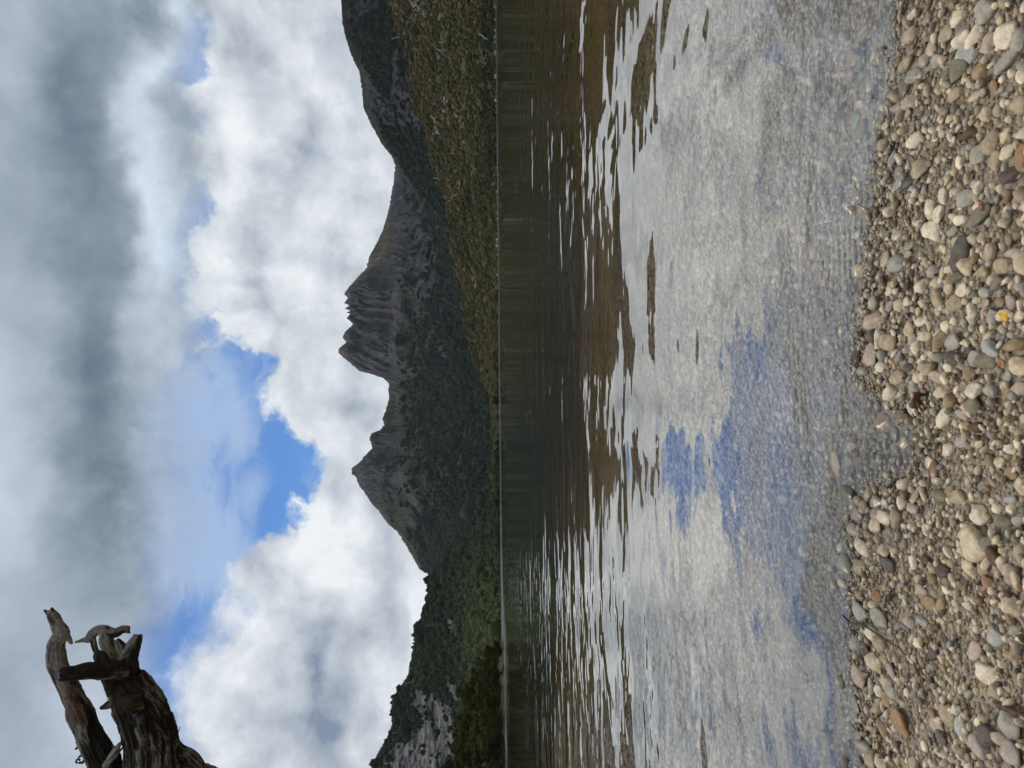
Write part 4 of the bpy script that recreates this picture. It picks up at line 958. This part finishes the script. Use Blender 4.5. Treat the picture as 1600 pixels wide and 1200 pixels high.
# ------------------------------------------------------------------ trees on the knoll
M_TRUNK = mat_simple('tree_bark', (.03, .025, .02), (.09, .08, .07), 3, .9, .02)
def tree_meshes(seed):
    r_ = np.random.RandomState(seed); H = r_.uniform(4.6, 6.4)
    tr = spline([(0, 0, -.5), (r_.randn() * .1, r_.randn() * .1, H * .3), (r_.randn() * .25, r_.randn() * .25, H * .6), (r_.randn() * .3, r_.randn() * .3, H * .92)], 10)
    parts = [tube(tr, np.linspace(.16, .03, 10), 7, rough=.2, roughf=3)]
    cl = []
    for k in range(13):
        h = r_.uniform(.22, .98); a = r_.rand() * 6.28; rad = (1.9 * (1 - abs(h - .45) ** 1.3) * r_.uniform(.35, 1)) * (1.05 - h * .55)
        c = tr[int(h * 9)] + np.array([math.cos(a) * rad, math.sin(a) * rad, r_.uniform(.1, .5)])
        parts.append(tube(spline([tr[int(h * 8)], (tr[int(h * 8)] + c) / 2 + [0, 0, -.1], c], 6), np.linspace(.06, .015, 6), 5)); cl.append((c, r_.uniform(.55, 1.05)))
    V, Fc, b = [], [], 0
    for v, f in parts: V.append(v); Fc.append(f + b); b += len(v)
    trunk = (np.concatenate(V), np.concatenate(Fc))
    LV, LC = [], []
    for c, s in cl:
        n = int(210 * s * s) + 60; d = r_.randn(n, 3); d /= np.linalg.norm(d, axis=1)[:, None]
        pos = c + d * (s * r_.rand(n) ** .45)[:, None] * np.array([1, 1, .72]) * (1 + .3 * perlin(d * 2 + c))[:, None]
        a = rotmats(n, r_); q = np.array([[-1, -.45, 0], [1, -.45, 0], [1, .45, 0], [-1, .45, 0]]) * .14
        LV.append(np.einsum('nij,vj->nvi', a, q) * r_.uniform(.6, 1.3, n)[:, None, None] + pos[:, None]); base = lerp(np.array([.034, .040, .014]), np.array([.11, .11, .034]), np.clip(r_.rand(n) * .6 + .5 * r_.rand(), 0, 1)); LC.append(np.repeat(base, 4, axis=0))
    LV = np.concatenate(LV).reshape(-1, 3); n = len(LV) // 4
    return trunk, (LV, np.arange(n * 4).reshape(n, 4), np.concatenate(LC))
TM = []
for sd_ in range(4):
    (tv, tf), (lv, lf, lc) = tree_meshes(50 + sd_)
    a = mesh_np('trunk', tv, tf, M_TRUNK); b = mesh_np('crown', lv, lf, M_LEAF, col=lc, smooth=False)
    TM.append((a.data, b.data)); D.objects.remove(a); D.objects.remove(b)
nu, nv, _ = E_P.shape; cnt = 0; placed = []
for tries in range(6000):
    i, j = rv.randint(0, nu), rv.randint(0, int(nv * .80)); p = E_P[i, j]
    if p[2] < .3 or p[0] / p[1] > -.345 or p[0] / p[1] < -.60: continue
    if any((p[0] - q[0]) ** 2 + (p[1] - q[1]) ** 2 < 4.4 for q in placed): continue
    placed.append(p)
    if len(placed) >= 150: break
for p in placed:
    e = D.objects.new('evergreen_tree', None); COL.objects.link(e); e.location = (p[0], p[1], p[2] - .4); e.rotation_euler = (rv.randn() * .08, rv.randn() * .08, rv.rand() * 6.28)
    s = rv.uniform(.55, .95); e.scale = (s * 1.1, s * 1.1, s)
    eX, eY, _ = project(p[0], p[1], p[2]); cu_ = float(np.interp(p[0] / p[1], E_u, E_cv)); rel_h = ((p[2] - CAMZ) / p[1]) / cu_
    z_ = 'on the ridge' if rel_h > .72 else 'at the waterline' if rel_h < .22 else 'on the slope'; h_ = 'near its tip' if eY < 1080 else 'in its middle' if eY < 1150 else 'at its bottom end'
    tag(e, f'dark evergreen tree {z_} of the left knoll, {h_}', 'tree', 'trees of the wooded knoll')
    ms = TM[rv.randint(4)]
    for nm, me in (('trunk', ms[0]), ('crown', ms[1])):
        o = D.objects.new(nm, me); COL.objects.link(o); o.parent = e

# ------------------------------------------------------------------ bleached dead trees and boulders on the heath hill
AU = A_P[..., 0] / A_P[..., 1]; AE = (A_P[..., 2] - CAMZ) / A_P[..., 1]; nvA = int(A_P.shape[1] * .8)
def on_hill(X, Y):
    u, v = uv(X, Y); d = (AU[:, :nvA] - u) ** 2 + (AE[:, :nvA] - v) ** 2; k = np.unravel_index(np.argmin(d), d.shape); return A_P[k]
M_DEAD = mat_simple('bleached_wood', (.42, .40, .36), (.62, .60, .55), 2, .8, .01)
for X, Y, h, lean, lab in ((622, 56, 7, .5, 'bleached dead tree standing on the ridge line of the heath hill, near the top'), (764, 63, 6, 1.2, 'bleached dead tree leaning out over the far shoreline, near the top'),
    (693, 66, 3.5, .3, 'small white dead tree in mid slope of the heath hill, upper one of a pair'), (689, 79, 4, .8, 'small white dead tree in mid slope of the heath hill, lower one of a pair'),
    (668, 23, 3.5, .2, 'white dead tree high on the heath hill close to the top edge of the photo'), (678, 106, 3.5, .3, 'short white dead tree alone on brown heath, upper hill'),
    (715, 304, 6, .9, 'white dead tree with a leaning bent trunk in mid slope, just above its neighbour'), (707, 312, 5, .7, 'white dead tree with a short forked trunk beside the bent one'),
    (682, 278, 4, .4, 'pale dead tree on the ridge line above the middle of the heath hill'), (727, 481, 4, .1, 'pale dead tree standing on the low end of the heath ridge'), (760, 573, 5, 1.0, 'grey dead tree leaning near the tip of the heath hill')):
    p = on_hill(X, Y); parts = []
    ln = lean * rv.choice([-1, 1]); t_ = spline([(0, 0, -.3), (ln * h * .12, 0, h * .35), (ln * h * .38, .1, h * .7), (ln * h * .55, 0, h)], 10); parts.append(tube(t_, np.linspace(.30, .08, 10), 6, rough=.2, roughf=2))
    for k in range(4):
        q = t_[rv.randint(3, 9)]; dd = np.array([rv.randn() * .8, rv.randn() * .4, .5 + rv.rand()]) * h * .2; parts.append(tube(spline([q, q + dd * .5 + [0, 0, -.1], q + dd], 5), np.linspace(.12, .04, 5), 5))
    V, Fc, b = [], [], 0
    for v, f in parts: V.append(v); Fc.append(f + b); b += len(v)
    o = mesh_np('dead_tree', np.concatenate(V), np.concatenate(Fc), M_DEAD); o.location = p; tag(o, lab, 'dead tree')
M_BOULD = mat_simple('shore_rock', (.16, .155, .14), (.40, .38, .35), 1.5, .85, .05)
BM = []
for k in range(4):
    me = D.meshes.new('shore_boulder'); me.from_pydata((PR[2][0][k]).tolist(), [], PR[2][1].tolist()); me.polygons.foreach_set('use_smooth', np.ones(len(PR[2][1]), bool)); me.materials.append(M_BOULD); BM.append(me)
for Y in [12, 22, 30, 37, 48, 55, 66, 84, 120, 132, 138, 150, 158, 166, 171, 176, 230, 262, 300, 332, 337, 342, 348, 356, 366, 372, 378, 384, 391, 398, 430, 470, 520, 560]:
    if rv.rand() < .25: continue
    u, v = uv(775, Y + rv.randn()); R = float(np.interp(u, A_u, A_P[:, 0, 1])) + 1.5; s = rv.uniform(.35, 1.1)
    o = D.objects.new('shore_boulder', BM[rv.randint(4)]); COL.objects.link(o); o.location = (u * R, R, .25 * s); o.scale = (s * 1.5, s, s * .75); o.rotation_euler = (0, 0, rv.rand() * 6)
    tag(o, 'pale boulder on the far waterline below the heath hill', 'boulder', 'boulders along the far waterline')

# ------------------------------------------------------------------ old dead tree at the left edge of the beach
def mat_wood():
    m, g, b, nt = mat_new('weathered_wood')
    at = g.n('ShaderNodeAttribute', attribute_name='Col'); P = g.n('ShaderNodeTexCoord').outputs['Object']
    n = g.noise(P, 90, 4, .65); n2 = g.noise(P, 14, 4, .6, dist=1.0)
    k = g.m('MULTIPLY', g.ss(n, .3, .7, .7, 1.25), g.ss(n2, .35, .65, .75, 1.15))
    g.put(b.inputs['Base Color'], g.vm('SCALE', at.outputs['Color'], sc=k)); b.inputs['Roughness'].default_value = .8; b.inputs['Specular IOR Level'].default_value = .2
    bp = g.n('ShaderNodeBump'); bp.inputs['Distance'].default_value = .004; bp.inputs['Strength'].default_value = .7; g.put(bp.inputs['Height'], n); nt.links.new(bp.outputs[0], b.inputs['Normal'])
    return m
M_WOOD = mat_wood()
def sp(zx, zy, dist=3.0):
    d = ray(zx * .225, 930 + zy * .225); return np.array([d.x, d.y, d.z]) / d.y * dist + np.array([0, 0, CAMZ])
snag = D.objects.new('dead_tree', None); COL.objects.link(snag)
snag_base = np.array([-2.25, 3.15, float(ground_z(np.array([-2.25]), np.array([3.15]))[0])]); snag.location = snag_base
tag(snag, 'old weathered dead tree with broken grey limbs leaning into the lower left of the sky', 'dead tree')
ZP = .225 / F * 3.0
def wood(name, chains, voxel=.0032, seed=0, light=.5, tint=None):
    """chains: lists of (point, radius); fused into one gnarled piece"""
    import bmesh
    V, Fc, b, segs = [], [], 0, []
    for ch in chains:
        P3 = np.array([c[0] for c in ch]); r = np.array([c[1] for c in ch]); n = max(10, len(ch) * 9)
        Q = spline(P3, n); q = np.interp(np.linspace(0, len(ch) - 1, n), np.arange(len(ch)), r)
        v, f = tube(Q, q, 20, rough=.10, roughf=9, seed=seed); V.append(v); Fc.append(f + b); b += len(v); segs.append((Q, q)); seed += 1
    ob = mesh_np(name, np.concatenate(V), np.concatenate(Fc), M_WOOD)
    md = ob.modifiers.new('r', 'REMESH'); md.mode = 'VOXEL'; md.voxel_size = voxel; md.use_smooth_shade = True
    dg = bpy.context.evaluated_depsgraph_get(); me2 = D.meshes.new_from_object(ob.evaluated_get(dg)); D.objects.remove(ob)
    n = len(me2.vertices); co = np.empty(n * 3, dtype=np.float32); me2.vertices.foreach_get('co', co); co = co.reshape(-1, 3).astype(float)
    no = np.empty(n * 3, dtype=np.float32); me2.vertices.foreach_get('normal', no); no = no.reshape(-1, 3)
    # nearest point of the centre lines gives the direction of the grain
    Q = np.concatenate([s[0] for s in segs]); T = np.concatenate([np.gradient(s[0], axis=0) for s in segs]); T /= np.linalg.norm(T, axis=1)[:, None]; RR = np.concatenate([s[1] for s in segs])
    idx = np.empty(n, int)
    for a in range(0, n, 20000):
        d = ((co[a:a + 20000, None] - Q[None]) ** 2).sum(-1); idx[a:a + 20000] = (np.sqrt(d) / RR[None]).argmin(1)
    tg = T[idx]; rel_ = co - Q[idx]; al = (co * tg).sum(1); perp = rel_ - (rel_ * tg).sum(1)[:, None] * tg; SL = np.concatenate([np.concatenate([[0], np.cumsum(np.linalg.norm(np.diff(s[0], axis=0), axis=1))]) + 3 * k for k, s in enumerate(segs)])[idx]; perp = perp * (1.0 + 0 * SL[:, None]) + np.stack([SL * .07, SL * .05, SL * .09], 1)
    g1 = ridged(perp * 46 + seed * 3.3, 5, .6); g2 = fbm(perp * 11 + seed, 4); g3 = fbm(co * 28, 3); kn = fbm(co * 7 + seed * 2.2, 3)
    amp = np.clip(RR[idx], .006, .06)
    co = co + no * (amp * (.26 * (g1 - .4) + .12 * g2 + .05 * g3 + .10 * kn))[:, None]
    me2.vertices.foreach_set('co', (co - snag_base).astype(np.float32).ravel())
    lum = sstep(.15, .95, 1.0 * g1 + .9 * g2 + light - .55)  # highlight and shade painted in: ridges lighter, hollows darker
    c = lerp(np.array([.016, .013, .011]), np.array([.27, .25, .225]), lum)
    c = lerp(c, np.array([.15, .085, .05]), np.clip(sstep(.25, .6, fbm(co * 5 + 9 + seed, 3)), 0, 1) * .55)
    c = lerp(c, np.array([.035, .030, .028]), sstep(.25, .6, -g2 + .3 * g3) * .8)
    for x in list(me2.attributes):
        if x.name == 'Col': me2.attributes.remove(x)
    a = me2.color_attributes.new('Col', 'FLOAT_COLOR', 'POINT'); cc = np.ones((n, 4), dtype=np.float32); cc[:, :3] = np.clip(c, .01, .8); a.data.foreach_set('color', cc.ravel())
    me2.materials.clear(); me2.materials.append(M_WOOD); me2.name = name
    me2.polygons.foreach_set('use_smooth', np.ones(len(me2.polygons), bool))
    o = D.objects.new(name, me2); COL.objects.link(o); o.parent = snag
    return o
def W(*l): return [(sp(q[0], q[1], q[3] if len(q) > 3 else 3.0), q[2] * ZP * .92) for q in l]
low = np.array([-2.20, 3.12, .05])
root = [(snag_base + np.array([0, 0, -.15]), .22), (snag_base + np.array([.03, 0, .15]), .17), (snag_base + np.array([.18, -.02, .7]), .145), (snag_base + np.array([.40, -.08, 1.25]), .130)]
wood('trunk', [root + W((1140, 1330, 205), (1085, 1200, 198), (1055, 1000, 190), (1005, 850, 178), (950, 740, 158), (895, 640, 138), (862, 575, 115), (880, 500, 84), (905, 420, 60), (935, 335, 44), (962, 283, 30)),
               W((870, 540, 60), (868, 440, 46), (848, 370, 40), (808, 308, 22)), W((962, 765, 75, 2.98), (900, 755, 62, 2.88), (835, 772, 46, 2.80)),
               W((815, 700, 60), (770, 600, 52, 2.95), (735, 510, 52, 2.92), (694, 425, 42, 2.92), (668, 398, 20, 2.93)), W((955, 300, 22), (985, 280, 13)), W((948, 290, 20), (925, 278, 10))], seed=1, light=.22)
wood('limb', [[(snag_base + np.array([.05, .02, .4]), .12), (snag_base + np.array([.02, .02, .9]), .085), (snag_base + np.array([.12, 0, 1.35]), .07)] + W((830, 1400, 108), (745, 1200, 100), (660, 1040, 92), (588, 900, 84), (503, 700, 73), (452, 600, 68), (404, 500, 62), (388, 400, 62), (400, 320, 58), (428, 268, 54), (402, 215, 46), (368, 150, 38), (350, 118, 26)),
              W((440, 275, 36), (475, 300, 22), (500, 340, 6)), W((352, 135, 26), (322, 116, 14), (303, 98, 4)), W((366, 128, 22), (362, 100, 14), (354, 84, 4)), W((350, 128, 14), (338, 106, 4)), W((455, 215, 12), (448, 250, 22))], seed=20, light=.32)
wood('branch', [W((850, 560, 60), (800, 465, 46), (772, 385, 48), (742, 315, 50), (742, 262, 46), (705, 240, 34), (655, 255, 34), (618, 300, 28), (575, 312, 14), (518, 328, 6)), W((745, 262, 44), (800, 262, 36), (850, 238, 30), (900, 232, 18)), W((880, 245, 20), (906, 265, 6)),
                W((738, 230, 16), (742, 212, 6)), W((640, 245, 22), (648, 320, 20), (668, 395, 22))], seed=40, light=.55, voxel=.0035)
wood('branch', [W((850, 520, 66, 2.98), (770, 515, 66, 2.93), (690, 520, 62, 2.90), (600, 525, 56, 2.87), (520, 540, 52, 2.84), (450, 548, 50, 2.82), (408, 556, 38, 2.81))], seed=60, light=.25)
wood('branch', [W((830, 730, 34), (780, 745, 32), (740, 768, 26), (696, 788, 12))], seed=70, voxel=.0035)
wood('branch', [W((1180, 1080, 90), (1260, 1105, 60), (1330, 1120, 46), (1385, 1172, 36), (1425, 1260, 26))], seed=75, light=.2)
wood('splinter', [W((735, 1190, 26, 2.93), (775, 1120, 24, 2.92), (815, 1060, 18, 2.91), (832, 1028, 8, 2.9))], seed=80, voxel=.003, light=.6)
wood('splinter', [W((750, 1170, 18, 2.92), (805, 1105, 14, 2.9), (860, 1052, 4, 2.9)), W((800, 1070, 10, 2.93), (785, 1042, 7, 2.93))], seed=85, voxel=.003, light=.55)
M_SEED = mat_simple('dry_seed_cone', (.02, .015, .012), (.07, .05, .035), 300, .9)
def cluster(name, stems, blobs_):
    V, Fc, b = [], [], 0
    for st in stems:
        v, f = tube(spline([sp(*q) for q in st], 8), np.full(8, .0014), 6); V.append(v); Fc.append(f + b); b += len(v)
    for zx, zy, r in blobs_:
        for k in range(4):
            v = PR[1][0][rv.randint(14)] * r * ZP * rv.uniform(.5, .9); v = v + sp(zx + rv.randn() * r * .7, zy + rv.randn() * r * .7, 3.05); V.append(v); Fc.append(PR[1][1] + b); b += len(v)
    mesh_np(name, np.concatenate(V) - snag_base, np.concatenate(Fc), M_SEED, parent=snag)
cluster('seed_cluster', [[(600, 1080, 3.05), (560, 1065, 3.05), (530, 1040, 3.05)]], [(545, 1035, 10), (535, 1060, 11), (555, 1070, 9), (530, 1020, 7)])
cluster('seed_cluster', [[(640, 1165, 3.05), (590, 1162, 3.05), (545, 1160, 3.05)], [(600, 1120, 3.05), (570, 1118, 3.05), (545, 1135, 3.05)]], [(560, 1115, 9), (545, 1130, 10), (535, 1155, 10), (560, 1162, 11), (580, 1158, 9), (600, 1162, 6)])
cluster('twiglet', [[(1130, 820, 2.99), (1160, 806, 2.99), (1190, 809, 2.99)]], [(1150, 812, 3)])
cluster('twiglet', [[(1190, 880, 2.99), (1205, 872, 2.99), (1225, 873, 2.99)]], [(1180, 870, 5)])
cluster('twiglet', [[(1235, 960, 2.99), (1245, 935, 2.99), (1248, 915, 2.99)]], [(1170, 850, 7)])

# ------------------------------------------------------------------ the air between here and the mountains
import bmesh as _bm
b_ = _bm.new(); _bm.ops.create_cube(b_, size=1.0)
for v in b_.verts: v.co.x *= 19000; v.co.y = 9600 if v.co.y > 0 else -3200; v.co.z = 900 if v.co.z > 0 else -130
me = D.meshes.new('haze'); b_.to_mesh(me); b_.free()
mh = D.materials.new('haze_air'); mh.use_nodes = True; nt = mh.node_tree; nt.nodes.remove(nt.nodes['Principled BSDF'])
pv = nt.nodes.new('ShaderNodeVolumePrincipled'); pv.inputs['Color'].default_value = (.78, .88, 1.0, 1); pv.inputs['Density'].default_value = 0.000020; pv.inputs['Anisotropy'].default_value = 0.2
nt.links.new(pv.outputs[0], nt.nodes['Material Output'].inputs['Volume']); me.materials.append(mh)
o = D.objects.new('haze', me); COL.objects.link(o); tag(o, 'thin blue-grey haze over the lake and mountains', 'haze', kind='stuff')
